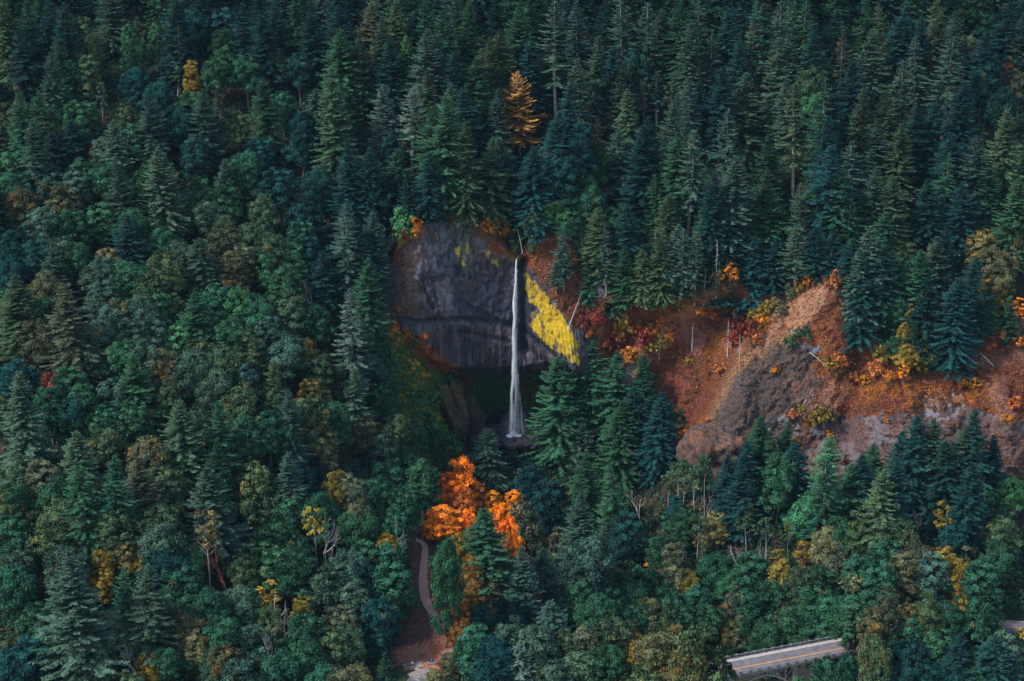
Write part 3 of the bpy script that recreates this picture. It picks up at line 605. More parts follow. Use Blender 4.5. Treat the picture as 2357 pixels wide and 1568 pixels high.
# x y kind colour [height [radius]]
TXT = {1: """150 170 C d;320 350 C e;220 820 C e;1020 640 C e;1390 610 C e;1105 1000 C e 36 6.6;830 1100 C e;2300 460 C o 46 6.4;1850 60 C d;2140 20 C d;2345 30 C d;1190 0 C d;420 0 C d;180 0 C g;1240 20 C d;1830 540 C g;780 830 C e;40 0 C o
570 110 N o 22;645 250 B o 20 4;690 555 N b;955 110 N b 20 3.4;1090 150 B g 20 4.5;895 170 B g 22 5;1320 430 B v 18 3.8;1480 400 B g 20 5;1540 70 B d;1330 80 B d;1550 220 B g 20 6.5;930 480 B d;1080 570 B d;1300 640 B g;1510 560 N o;1700 390 B g 20 6.5;1930 340 B o 18 4;2060 380 B d;1950 640 B g;480 420 B g;600 400 B o 20 5;100 370 N b 20;130 590 N b 16;80 740 B b;180 740 B g;300 850 B o;860 740 B o 14 4;1240 750 B d;1640 790 B o 17 5;2100 780 B d;650 985 N a 14 2.6;740 950 B e;560 700 B g;900 880 B g;470 750 B g;1010 1150 B g;1210 1160 N o;1340 950 B d;1800 960 B d;2080 900 B d;1690 1060 B g;1920 1170 B d;1560 1300 B g 18 6;1370 1240 B g;1820 1360 B o 17 5;2200 1180 B d;2120 1400 B d;130 1200 B b;350 1190 B e;510 1200 B b;560 1110 B g;730 1120 B g;140 1310 B b;430 1300 B b;300 1450 B e;480 1460 B g;30 1070 B g;40 1210 B g;1550 1500 B o 14 4.5;1050 1500 B o 14 5;900 1460 B g;2060 1520 B g;1440 1390 B e;1250 1320 B e;700 1420 B g;120 640 C g;260 620 C g 28;420 250 C g 30;1200 170 S b 28""",
2: """130 230 C e 34 5;180 20 C b 34;250 130 C e;370 0 C o 38 6;440 235 C G 28 4.4;600 190 C q 38 6.8;600 470 C o 26 4;660 230 C e 34;590 0 C g;680 60 C g;870 0 C g 38 6;940 330 C o 34;1070 200 C o 34;1030 260 C o;1130 280 C o 34;1230 0 C g 40 7;1490 0 S e 44 6.6;1750 240 C e 36 5.4;1940 0 S e 40 6;1640 0 S e;2090 10 S e;320 580 C q 32 5.6;480 590 S q 32 5.4;620 720 C g 30;710 660 C g 42 7;755 570 C e 30;850 830 C o 38 5;1030 930 C o 33 5.4;1070 610 C e 42 5.4;1235 488 D w 32 7.6;1630 390 C e 34;1940 410 C e 34;2000 620 C o 32 4.6;2060 870 C d 38 6.8;1915 890 C e 28;1770 810 S p 24 4;2100 530 N o 20;2190 490 S e 20;2270 550 N o 18;2275 670 C e 32;2345 0 C g;2345 900 C g;-5 190 C g;-5 640 C o 32 6;30 1390 C e;215 1470 C e 22;415 1450 H G 9 4;2180 1200 S g 26;2270 1350 C e 24;1760 1430 C o 22;600 1050 C d 25;530 1290 C d 13 4.6;1260 1090 C d 25;1340 1000 C d 34;1150 1150 C d 20 5;70 980 C d 34
2060 340 B d 24 6;1850 740 N b 16;1640 880 B d 30 7;1520 1080 B d 24;1640 1140 B G 20 5;1440 1250 B G 13 5;1590 1240 B G 15 5.6;1570 1400 B g 16;1900 1430 B g 18;1185 1245 N r 12 2.6;1240 1330 N b 14 3;1700 1290 B g 20;400 900 B d;250 1250 B d;1760 1050 B g 22 5;900 400 C g 34;780 350 C d 34;330 250 C d 34;1480 760 C d 32;1560 560 C d 36;1300 250 C d 36;1850 300 C d;2130 800 C d;1000 700 C d 32;460 1200 C d 18 5;180 1000 C d 32;1100 950 C e 32;850 600 C d""",
3: """50 130 C e;120 0 S e;210 210 S e 28;490 95 S b 38 4.6;530 0 S g 42;690 0 S e 38 6;735 230 C e;660 250 S e 36 5.4;850 0 S g;1115 200 S b 40 4.4;1390 10 S o 36;1270 0 C g;1320 210 C e 36;1630 240 S b 32;1725 140 C b 32 4;1780 0 C o;1770 80 C o 32 4.6;1880 60 C e;1855 240 S e 44 7;2250 10 C d 36 6.5;2345 80 C b;460 500 C b 36 7;800 570 S o 42 6;975 530 S g 44 6;740 540 C e 28;1260 590 C o 34 5;1410 620 C o 32 5;1530 420 S e 36 5.6;1360 820 C e;1520 850 C b 36 6.4;70 520 S e 30;270 450 C d;65 880 S e 42 6;310 740 S e 32 5.4;600 920 C g 32 5.4;340 1070 C e;555 1160 C o 30;1150 970 S e 34 6;1330 1140 C b 34 5.4;1465 1210 C o 34 5.6;1310 1040 C e 24;1830 1050 S b 32 4.8;2040 930 C e 38 6.4;2265 740 C o 38 6.4;2300 1230 C g;825 1270 S e 30;295 1270 C o 26 4.6;480 1300 C o 26;1155 1350 S b 26;1250 1460 C o 18;1380 1460 C g 24;1900 1480 C e 18;1700 1230 C d 30 6;220 1180 C d;180 1450 C e 20;130 1440 B g 14 3;1640 100 C d
970 380 B o 20 4.4;890 460 B o 24 6;880 640 B G 18 5;2260 400 B s 16 4.2;2170 440 B b 17 4.2;2340 510 B b 18 4;2000 250 B b 18 4.5;2080 440 B d 24 6;2230 620 B d 24 6;2090 880 N o 16 3.4;1780 980 B g 18;300 320 N b 15 3;360 480 N b;950 1280 B g 16;900 1330 B o 16 5;2160 1400 N a 14 2.4;2300 1490 B o;2340 1290 B b 18;1870 920 C d 34;70 440 N b 18 4;1010 1000 C d 34;620 1300 C g 26;1050 600 C d 36;1500 100 C d;1200 400 C d 36;900 150 C d 38;300 60 C d;400 260 C d;1000 800 C d 34;1650 700 C d 36;1970 560 C d 34;2100 200 C d 34;1750 650 C d 36;1100 1150 C g 28;1950 1250 C d 30;2150 1120 C g 30""",
4: """110 330 C o 32 7.5;470 390 C b 38 7.4;1360 440 C g 26 6.6;140 1000 C e 38 6.6;540 1400 C o 26 5.6;1240 1200 C o 34 6.4;1500 1200 C g 34 5.4;1860 930 C o 24 4;1990 1130 C e 30 4.6;1380 60 C e 26;930 880 C g 28 6
430 90 B e;530 110 B g;740 150 B p 18 5;360 210 N a 14 3;300 250 N z 13 2.8;960 10 N y 12 2.6;1110 15 B b 15;1090 195 B b 18;1180 220 B b;1260 110 B e;1500 20 B b;1720 0 B o;1900 50 B o 20 6.5;2050 120 B g;1650 125 B b;1840 160 B G 18 5;1970 280 B g;1600 175 B b;700 230 B b;860 250 B g;980 290 B g;1050 300 B o;640 235 B b;400 440 B b 14;205 470 N r 16 3.4;290 340 B b;290 510 B g;700 390 B e;850 430 B y 9 3;960 490 B e;1180 470 B o 14 5;1190 530 N y 8 2;1260 625 N r 12 2.8;1480 400 B g;1650 430 B G 20 6;1780 500 B g 20 6.5;2000 490 B g;2170 540 B g;1080 650 B b;1060 700 H a 8 3;800 540 B p 18 6;830 860 N p 16 3.6;850 800 B g;750 550 B e;1000 560 B e;900 640 B e;250 660 B b;330 1010 B r 14 3.6;400 1060 B r 14 4;380 1130 H a 8 3;1220 700 B G 18 5.4;1400 780 B b;1500 850 B b;1600 900 B p 17 4;1300 880 B e;1560 650 B g;1700 750 B g;1850 600 B e;1950 760 B e;2120 790 B y 14 3;2200 880 B o;1470 1000 B e;1690 960 B e;1140 1110 B o 19 4.6;1650 1120 B o 22 6.6;1890 1140 B b 17 4.6;2140 1060 B p 16 4.4;2220 1060 B p 16 3.6;2120 1180 B o 22 7;2210 1350 B p 18 6;2000 1250 B g;1850 1290 B g 20 7;800 1050 B e;700 1250 B g;500 1150 B d;100 930 B d;560 1100 B g;220 1490 B b 13;900 1230 B g;740 1320 H s 7 2.6;740 1400 B g;1000 1480 B b;60 420 B g;1600 1450 B g;60 200 B d;120 30 B d;250 100 B d;2100 60 B d;2280 120 B d;10 1200 B b 14;1430 950 B e;1320 1290 B e;2300 1230 B g;330 1100 B g;1700 1300 B g;950 1000 B g;1100 850 B b;1180 960 B p 16 4;1000 780 B e;1050 450 B g;480 980 B g;640 820 B e;2140 290 F e 20 3.6;1880 400 F p 11 2.6;730 650 F e 14 3.4;1430 1270 F e 13 4.4""",
5: """185 140 C e 36 5.2;30 80 S e 40 5;50 570 S q 44 6.6;140 400 C g 36 5.8;60 1040 C e 26 5;100 740 C e 24 5;150 240 C d 32
1282 260 S e 22 3.6;1400 215 S e 24 4;1485 105 C o 26 5;1545 215 S e 26 4;1610 240 S o 22 3.6;1690 100 C d 30;1870 280 C o 28 4.6;1910 40 C o 26;1960 200 C e 26;1600 530 S e 20;1570 470 C e 20 4;1290 340 S e 18 3.2;1250 440 S e 12 2.6;1440 420 C g 18 4;1660 330 C g 24;1750 350 C o 22;1340 330 S e 20 3.4;1800 480 S e 22 3.4
1270 985 C g 42 9;1460 890 C g 32 6;1580 990 C g 34 7;1765 1035 C g 38 6.2;1635 1230 C g 36 7.5;1405 1370 C e 26 5.4;845 1390 C e 26 6;1520 1030 C b 18;1960 1310 T g 20 3;1350 1090 C d 30 5;1700 1150 C d 32;1850 1180 C d 34
1710 480 N y 12 2.4;1640 740 H y 11 3.4;1665 945 H a 7 2.9;1500 730 H r 9 3;1400 750 H r 7 2.4;1600 830 H s 7 3;1550 880 H r 7 3;1700 760 H a 8 3;1760 700 H v 8 3;1620 650 N v 9 2.4;1450 800 H s 6 2.5;1740 830 H r 8 3.5;1820 800 H a 6 2.6
1010 360 H v 5 2;1010 250 N o 13 3;900 160 N y 9 2.6;1080 160 N b 12 3;960 200 H a 7 3;1100 120 B o 13 4;1000 110 N r 10 3;430 190 H a 7 3;370 230 H a 6 2.4;350 290 H y 5 1.8;340 130 H G 11 4.4;740 190 H b 6 2.6;1110 310 H o 5 2.2;850 190 H a 6 2.6;1150 90 B g 13 4.4;1250 70 B G 13 5;1360 90 B g 13 4;1260 250 H s 4 1.8
230 1140 B g 18 5;310 1310 B o 20 6.4;140 1350 B b 16 4.5;240 1430 B e 18 6;240 930 B g 16 4;270 1080 B g 13 4;430 1180 H G 8 3.6;500 1300 H G 8 4;420 1000 H y 5 2.4;480 1060 H y 5 2.2;330 860 H y 5 2;400 870 H g 7 3;560 1400 B g 14 4.5;640 1440 H G 9 4;420 1350 B g 14 4;540 1180 H G 6 3;620 1090 H G 7 3.4;1000 1520 H b 6 3;1100 1500 H b 6 3;470 850 H A 2.4 1.8;430 880 H a 2.2 1.8;380 830 H a 2 1.6;400 870 H A 2 1.6;430 900 H A 2 1.5;350 850 H y 2 1.6;500 900 H a 1.8 1.5;450 940 H a 1.8 1.5;540 930 H r 1.8 1.5;330 810 H r 2 1.6;300 790 H a 5 2.4""",
6: """560 70 C g;740 10 C g;1460 90 C e 34 7.6;485 690 C e 46 9;840 760 S b 34 4.4;985 770 C e 38 6.4;1980 0 C e;970 20 C b 28
1400 385 T p 30 4;2170 360 T y 25 3.2;1850 885 N y 15 4.4;1865 1060 B b 18 4.6;2240 350 F e 26 4.6;1560 585 Q r 25 5.4;1870 950 F e 25 5;1870 1230 F e 23 4.6;915 1180 F e 25 3.6;930 580 F e 9 3
30 80 B b 15 3.2;130 30 B b;270 60 B b;370 190 B g 20 6.4;100 210 B g;60 270 B b;60 440 B g;430 330 B o 20 7;560 380 B b 18 5;370 430 B b;280 390 H a 6 3;850 300 B b 18 4.5;930 350 B b 17 4.5;760 390 B b;1060 350 B g;1130 500 B e;1740 80 B o 24 6.4;1850 180 B g;1110 100 B b;1140 240 H s 8 3.4;1980 310 B g 19 6;1900 470 B g;2040 560 B b 15 4;1850 640 B g;720 555 B o 14 3.6;860 580 B p 14 4;980 660 B y 11 3.2;720 670 B v 12 3.8;690 810 B v 12 3.8;990 600 B p 10 3;430 670 B b;100 680 B b 18 5;60 800 B g;1110 650 B d;1680 700 B b 17 4.6;1660 930 B b;1450 940 B g;1330 990 B b;1300 1100 B b;1340 1240 B p 17 4.6;1500 1130 B g;2090 980 B v 14 4;2110 1120 B g;1400 1310 B v 12 4;1500 1300 B b 17 5;1460 1450 B e 14 4;1040 1390 B v 15 5;870 1520 B o;630 1515 B o 12 4;2320 740 B e;2260 800 B e;2340 1080 B b;2290 1200 B b;2240 1490 B g;2340 1490 B b;320 1040 B b 14 3.6;90 1210 N b 12 3;30 1300 B b 12 3;210 1290 B d 20 7;60 1400 B d;1150 1340 B g;2330 130 B v 16 4;2200 280 B g;2250 340 B g;1310 640 B G 15 4.4;2000 700 B g;1750 1200 B b;1900 1380 B g;1640 1450 B e;1550 1330 B b;1030 990 B g;1230 760 B g;2080 1200 B g;2130 1300 B g;620 1300 B e;350 1150 B e;230 1050 B g;1700 950 B g;1300 640 H v 7 3""",
7: """1060 150 C e 18 4;1015 355 C g 37 8.6;1635 250 C e 34 5.6;1470 1000 C e 26 6;1690 0 C g 36 6;1900 60 S g 36 5;1240 1300 C q 20 4.6;1800 480 C e 28 5;300 1370 C g 14 3.4;1250 640 C e 32 5.6;1400 640 C e 24 5
820 45 B A 24 6.4;730 140 B A 15 4.6;935 200 B s 18 4.6;835 250 B s 20 4.6;700 375 B A 13 6.6;870 390 B A 16 3.6;1055 270 B z 16 4.4;1190 268 B z 15 4.2;1110 365 B A 26 3.0;1160 440 B A 29 2.8;1205 510 B A 30 2.8;1250 585 B z 28 3.0;1268 700 B A 22 2.2;1010 330 B z 9 2.4;900 500 B s 10 2.6;1270 790 H r 5 1.8
1260 345 B b 30 6.6;1340 480 B b 24 4.6;715 600 B g 36 4.9;830 560 B v 20 4;880 700 B u 20 4;900 830 B u 16 4.4;990 880 B b 17 5.6;1060 970 B b 13 3.6;820 1050 B a 14 3.6;1330 930 B r 14 3.2;1310 1050 B r 12 4;1410 1030 N A 11 2.2;1100 1090 B d 12 5;940 1070 B d 14 5;1190 1010 B d 16 5;810 1150 B u 12 3.4;870 950 B u 14 4;1000 700 H v 5 2;780 1060 H A 7 2.6;815 1125 H A 6 2.4;860 900 H A 7 2.4;1330 1000 H s 8 3;1300 1090 H s 7 3;920 830 H A 6 2;900 1020 H a 8 3;790 560 H r 6 2.4;640 800 H s 3 1.4;655 880 H s 3 1.4;670 960 H s 3 1.5
460 0 B g;560 60 B g 22 6.4;110 180 B b 18 3.8;90 345 B p 20 4;30 130 B p 16 4;230 500 B p 12 3.6;310 560 B y 14 3.8;430 250 B g;300 100 B g;360 390 B g;60 690 B e 22 6;60 900 B e;350 780 B g 22 7.5;250 1010 B d 20 6;235 1180 B d 14 5;40 1210 B o;70 1490 B p 12 6;400 600 B g 12 3;300 640 B g 18 6;160 620 B g 18;180 800 B d 20;120 380 B g
930 1190 B g 20 6;1160 1180 B e 20 6.4;1050 1130 N p 13 2;1330 1190 B e 22 6.6;1050 1300 B d;1240 1400 B e 14 5;760 1380 B b 9 3.4;640 1500 B p 7 2.6;1560 1240 B o;1690 1220 B b 18 6;1640 1380 B o;1500 1450 B e;890 1285 B g 15 5;1750 1000 B g 20 6
1710 610 B e 32 8.4;1940 780 B o 22 7;1840 900 B g 20;1990 900 B g;2130 1000 B p 18 5.4;2200 1060 B o;2260 1150 B p 16 5;1980 1060 B g;1850 1150 B o;2010 1220 B v 16 5;2200 1260 B p 20 7.4;2320 1330 B b;1840 1340 B g;1890 1520 B v 10 6;2080 1500 B o;2000 430 B d 22 7;1930 540 B d;1780 380 N v 14 3;1880 350 N v 12 2.6;1540 270 N v 16 3;2155 740 N a 14 4.2;2290 620 B b;2220 590 B g;2310 760 B p 16 4.6;2350 400 B g 14 5;2320 300 B d 12 4;2260 440 H g 6 3;2340 520 B g 12 4;2240 960 B g;2300 1040 B g;1230 80 N b;1290 120 N o;1450 200 B d 26;1300 100 B d;1500 500 N b 15 4;2200 530 N b 8 3;2320 60 T o 24 3.4;1930 240 B g 18 4;2110 780 B g;1650 900 B g
2080 190 F e 19 4.6;200 270 F e 24 4;350 440 F p 20 4;740 240 F e 14 3""",
8: """1380 115 C o 36 6.4;1480 20 C d 38;985 10 S g 38 5.8;1990 40 C d 38 6.4;1370 1390 C e 26 6;2150 1250 C d 30 9;1900 1240 C d 30;300 0 C d 30;440 20 C d 30;1190 60 C g 28;1250 0 C d 30
90 95 T o 26 3;20 60 T o 24 3;165 20 T g 22 2.6;400 240 T o 16 3;470 335 T o 16 2.8;105 430 T o 18 3.4;250 410 B p 14 4.6;450 445 T o 18 3.2;590 425 T o 20 3.2;740 440 T v 14 2.4;840 590 N v 14 4.2;670 655 T v 12 2.6;150 560 T p 14 2.8;870 290 B G 22 6.4;670 20 B g 26 6.4;1000 530 B p 20 5.4;1060 690 B b 17 5.6;680 745 B v 20 5.4;600 880 B g;60 820 B v 15 4;370 880 B b 17 4;100 930 B g;330 830 B G 16 5;340 1000 B b 15 4;520 1020 B b 12 3;700 1040 B b 16 3.6;600 1070 B b 12 3.4;430 1100 B b 15 4.6;350 1150 B p 14 4;600 1190 B g;140 1040 B g;790 1060 B g;840 920 N a 12 2.6;1000 935 N r 12 4.4;1190 840 T p 18 4;1170 1000 B g;1390 965 B b 24 5;1310 1070 B b 22 5.4;1450 870 B b 15 4;1575 550 B b 18 3.8;1840 350 T v 22 4;1640 650 B b;1560 690 B b;1525 740 N r 14 2;1820 655 B v 18 5;1750 700 B e 20;1970 630 N b 16 4;1920 735 B v 18 4.6;2070 760 B g 20 7;2220 440 B o 19 5.6;2190 630 B g;2110 270 B g;1990 1180 H r 5 2;2150 1205 H r 4 2;2175 1180 H y 4 2;2345 1200 H y 4 2;2270 170 B G 16 5;1670 1000 B o 20 6.4;1570 1030 B p 18 4;1800 1040 B g;1930 990 B v 16 3.4;2060 1010 B g 20 6.6;1700 1170 B o 17 5;1600 1150 B g;1305 1285 B o 34 5.2;1320 1250 B p 30 3.6;1050 1000 B g;940 1000 B g;1030 1420 B g 32 5;1150 1385 B g 30 4;1200 450 B o 20 6;1500 460 B o;1400 600 B g;1250 700 B g;1370 760 B g;1900 500 B d;1100 470 B g;950 800 B g;480 700 B g;240 700 B g;780 800 B o 20 4.5
110 1220 B o 44 8.5;40 1290 B p 40 6;240 1360 B o 40 6;690 1490 N A 26 2.4;790 1550 B G 26 3.4;610 1500 N g 26 3;2230 1250 B e 24 7;1600 1290 B d 20;1780 1230 B g;1700 1350 B d;2060 1380 B g 22;1440 1230 B g 18 4;1500 1400 B d;1850 1450 B d;1250 1430 B o;2300 1420 B g;520 980 B g
180 190 F p 16 2.4;395 575 F p 14 4;560 560 F p 16 2;780 680 F e 15 2.4;1760 840 F p 12 3.4;2125 190 F e 15 2.6;2240 320 F p 9 4;1640 380 F e 12 2.6""",
9: """200 50 S o 30 4;310 40 S e 30 4.4;720 120 C d 26 5.6;980 0 S e 24 5;1360 240 C d 34 6.4;1180 0 C d 17 5;1410 0 C e 36 7;1340 160 C e 30 5;1790 50 C e 36 6;1910 280 C d 36 7;1830 0 C d;1740 290 C d 32 6;1650 540 C g 18 4;1480 60 C d 34;1990 160 C d 34;400 60 S e 28 4;470 90 C d 28;580 0 C d 34;640 40 C d 34;1080 0 C d 20 5;860 60 C d 22;2100 330 C g 20 3.4;2200 430 C g 18 4;2010 430 C d 16 3;1290 60 C d 22 5;1700 130 C g 32
515 100 P e 22 3;442 250 P e 14 2;535 220 P e 14 2;370 400 P e 24 4;265 580 P e 13 1.8;170 650 P e 10 1.8;582 560 P e 14 3;615 380 P e 16 2;705 450 P e 9 2;320 920 P e 8 1;655 620 P e 10 1.6
90 800 C g 36 6.4;780 1090 C g 34 6;905 1130 C g 28 5;1140 1190 S G 36 6;970 1250 C d 28;1430 1250 C g 26 5.6;1650 1080 C d 38 6.6;1760 1100 C e 36 6.2;1940 1140 C e 34 6.4;2020 1040 C d 40 6.4;1540 1300 C e 26;1480 1410 C o 24 5.4;250 1070 T g 22 3;435 1290 S g 22 3;300 1350 T o 18 3.4;375 1390 T o 18 3;230 1420 T o 18 3.4;2120 1200 C d 28;1560 1180 C d 30;1850 1230 C d 32;1340 1330 C d 28;700 1230 C d 30
1590 90 B o 14;1640 440 N v 18 3.4;1620 700 B v 12 4;1592 800 N z 8 2.2;1720 560 B v 14 4;1590 560 B v 14 3;2050 305 N y 16 4.4;2000 410 N y 12 3;2255 405 N z 10 2.6;2140 340 N v 14 4;2040 20 B p 16 6;2110 130 B b;2200 150 B p 14 4;2250 30 B b 15;1430 790 H s 6 3.4;1480 700 H v 8 4;1660 770 H v 7 4;1560 30 B o 14 4;1590 180 B g 18 5;1790 90 B p 14 4;1550 400 B g 16 4;1560 640 B g 10 4;2170 250 B p 15 4;2210 340 H b 8 3;1720 700 H y 7 3
1175 765 H v 5 3;1130 1060 H v 6 3.8;1070 1090 H v 5 3;840 810 H a 2.4 1.8;1190 280 H s 7 2.6;1030 285 H a 6 2.4;750 480 H v 8 3.6;790 450 H v 6 3;690 560 H r 9 3.4;640 540 H r 8 3;830 420 H v 6 3;870 440 H b 6 3;410 420 H a 7 3.6;310 400 H v 6 3.4;1225 740 H s 6 2.8;1010 580 H g 6 3;930 640 H g 7 2.4;20 710 H a 6 3;60 560 H s 7 4;440 460 H a 5 3;500 480 H s 5 3;620 620 H r 6 3;380 540 H a 4 2.4;540 790 H s 5 3;590 460 H s 5 2.8;940 330 H b 6 3;990 320 H v 5 2.5;760 520 H a 6 3;730 620 H s 5 2.6;520 250 H b 8 3;570 210 H a 7 3;340 760 H v 3 2;1300 850 H s 4 2.6;1360 860 H a 4 2.4;1520 840 H a 5 2.6;1000 1030 H v 3 1.6;1970 580 H s 6 3;2240 550 H b 6 3;2150 580 H s 5 3;2250 640 H s 5 3;2100 650 H s 4 3;360 1160 H a 5 3;320 1190 H a 4 3;430 1120 H s 4 2.4;1940 870 H a 4 2.6;2010 880 H a 4 2.4;350 330 H b 7 3;270 420 H v 5 2.6;1160 1180 H a 2.5 1.6;940 1060 H s 3 2;2230 1000 H s 4 3;2200 1090 H a 3 2.5;1490 1100 H s 2 1.6;190 640 H v 4 2.6;120 680 H v 5 3;200 500 H s 5 3;100 600 H r 5 3;240 600 H s 3 2.2"""}
DEF = {'C': (35, 6.1), 'S': (35, 5.2), 'D': (32, 7), 'B': (19, 6.5), 'N': (17, 3.2), 'T': (18, 3), 'H': (5, 2.5), 'F': (16, 4), 'Q': (18, 4.5), 'P': (20, 3)}
TREES = []
for tl, txt in TXT.items():
    x0, y0, k = TILES[tl]
    for e in txt.replace('\n', ';').split(';'):
        f = e.split(); kd = f[2]; h, r_0 = DEF[kd]; given = len(f) > 4
        H = float(f[4]) if given else h*random.uniform(.9, 1.08); Rr = float(f[5]) if len(f) > 5 else r_0*random.uniform(.85, 1.15)*(H/h)**.5
        c_ = f[3]
        if c_ == 'b' and tl in (1, 4, 6, 2, 3) and random.random() < .45: c_ = random.choice('goe')
        if c_ == 'g' and tl in (4, 6) and random.random() < .2: c_ = 'o'
        TREES.append([x0+float(f[0])/k, y0+float(f[1])/k, kd, c_, H, Rr])
def march(u, v, H):
    """foot of a tree H tall whose apex is seen at (u, v)"""
    u, v, H = (np.asarray(a, float) for a in (u, v, H)); dx, dy, dz = rdir(u, v)
    t = np.full(u.shape, 900.0)/dy; hit = np.zeros(u.shape, bool); res = t.copy(); prev = t.copy()
    for it in range(230):
        yy = -440+it*3.0-CAM[1]; tn = yy/dy; z = CAM[2]+dz*tn; g = G(CAM[0]+dx*tn, CAM[1]+dy*tn)+H
        new = (z < g) & ~hit; lo, hi = (tn-3/dy), tn
        res = np.where(new, tn, res); hit |= new
        if hit.all(): break
    lo = res-3/dy; hi = res
    for _ in range(8):
        m_ = (lo+hi)/2; below = CAM[2]+dz*m_ < G(CAM[0]+dx*m_, CAM[1]+dy*m_)+H; hi = np.where(below, m_, hi); lo = np.where(below, lo, m_)
    x, y = CAM[0]+dx*hi, CAM[1]+dy*hi
    return x, y, CAM[2]+dz*hi-H
TA = np.array([[t[0], t[1], t[4]] for t in TREES]); tx, ty, tz = march(TA[:, 0], TA[:, 1], TA[:, 2])
for t, x, y, z in zip(TREES, tx, ty, tz): t += [float(x), float(y), float(z), True]
# feet that land on the rock sheets stand on the real, displaced rock
_gx, _gy, _gz = (a[::3, ::2].ravel() for a in (CX, CY, CZ)); _k = (_gx > W(895, 700, -25)[0]); _gx, _gy, _gz = _gx[_k], _gy[_k], _gz[_k]
def on_rock(u, v, H=0., x=None):
    k = np.abs(_gx-x) < 12 if x is not None else np.ones(len(_gx), bool)
    a, b, _ = proj(_gx[k], _gy[k], _gz[k]+H); d = np.hypot(a-u, b-v)+.25*(_gy[k]+60)*.1
    i = int(np.argmin(d)); return float(_gx[k][i]), float(_gy[k][i]), float(_gz[k][i]), float(np.hypot(a-u, b-v)[i])
for t in TREES:
    x, y, z = t[6:9]; a, b = float(np.interp(x, cF[0], cF[1])), float(np.interp(x, cT[0], cT[1]))
    if x > -42 and min(a, b)-4 < y < max(a, b)+(1.5 if t[2] == 'H' else -1):
        q = on_rock(t[0], t[1], t[4]*.9, x)
        if q[3] < 14: t[6:9] = list(q[:3])
CLEAR = [[(870,745),(885,600),(925,515),(1060,500),(1120,515),(1185,556),(1210,540),(1290,530),(1345,590),(1350,700),(1400,740),(1440,760),(1480,740),(1560,690),(1690,620),(1740,680),(1850,650),(1920,610),(1950,640),(1955,850),(2240,880),(2250,750),(2357,730),(2357,1090),(1900,1060),(1700,1070),(1590,1040),(1540,960),(1480,860),(1400,830),(1280,840),(1240,1010),(1180,1030),(1080,1020),(1050,1060),(1000,1000),(940,900)],
    [(945,1235),(990,1225),(992,1350),(1010,1400),(1050,1450),(1060,1510),(1010,1580),(900,1580),(890,1500),(920,1470),(945,1400)],
    [(1665,1475),(1970,1435),(2080,1425),(2100,1470),(1960,1510),(1800,1580),(1680,1580)], [(2270,1415),(2380,1420),(2380,1460),(2280,1455)],
    [(980,1060),(1120,1060),(1260,1180),(1240,1320),(1180,1330),(1000,1260)]]
def blocked(x, y, z, H, Rr):
    for fz_, fr in ((1, 0), (.75, .5), (.45, .9), (.45, -.9), (.1, 0), (.75, -.5)):
        u, v, _ = proj(x+fr*Rr, y, z+H*fz_)
        for P in CLEAR:
            if inpoly(np.array([u]), np.array([v]), P)[0]: return True
    return False
# fill the wood between them with more trees, crowns darkened below as painted gap shade
AUT = 'boyvpaAzsru'
nC = sum(t[2] in 'CD' for t in TREES); nB = sum(t[2] == 'B' and t[3] not in AUT for t in TREES); print('traced', len(TREES), nC, nB)
fr = random.Random(5); pts = [(t[6], t[7]) for t in TREES if t[2] in 'CSDBNT']; px = np.array([p[0] for p in pts]); py = np.array([p[1] for p in pts])
XY = np.c_[px, py]; src = [t for t in TREES if t[2] in 'CSDBNT']
tries = 0; LIM = 298
_cu = np.array([fr.uniform(-40, 2400) for _ in range(9001)]); _cv = np.array([fr.uniform(-330, 1660) if i % 3 else fr.uniform(-330, 60) for i in range(9001)])
_cx, _cy, _cz = march(_cu, _cv, np.full(9001, 16.))
while tries < 9000 and (nC < LIM or nB < LIM):
    tries += 1; mind = 9.0 if tries < 4000 else 6.5
    u, v, x, y = float(_cu[tries]), float(_cv[tries]), float(_cx[tries]), float(_cy[tries])
    d = np.hypot(XY[:, 0]-x, XY[:, 1]-y)
    if d.min() < mind: continue
    n_ = src[int(np.argmin(np.hypot(np.array([s[0] for s in src])-u, (np.array([s[1] for s in src])-v+10))))] if len(src) < 400 else src[int(np.argmin(d))]
    kd = 'C' if n_[2] in 'CSD' else 'B'
    if kd == 'C' and nC >= LIM: kd = 'B'
    if kd == 'B' and nB >= LIM:
        if nC >= LIM: break
        kd = 'C'
    H = ((27 if v > 0 else 33) if kd == 'C' else 15)*fr.uniform(.85, 1.1); Rr = (4.8 if kd == 'C' else 5.4)*fr.uniform(.9, 1.15); z = float(G(x, y))
    if blocked(x, y, z, H, Rr): continue
    c = n_[3] if n_[3] in 'dgeGo' else fr.choice('gbe'); c = fr.choice([c, c, 'd', 'g'])
    if kd == 'C': nC += 1
    else: nB += 1
    uu, vv, _ = proj(x, y, z+H); TREES.append([float(uu), float(vv), kd, c, H, Rr, x, y, z, False]); XY = np.vstack([XY, [x, y]]); src.append(TREES[-1])
from collections import Counter
print(Counter('auto' if t[2] == 'B' and t[3] in AUT else t[2] for t in TREES)); print('all', len(TREES), nC, nB, tries)

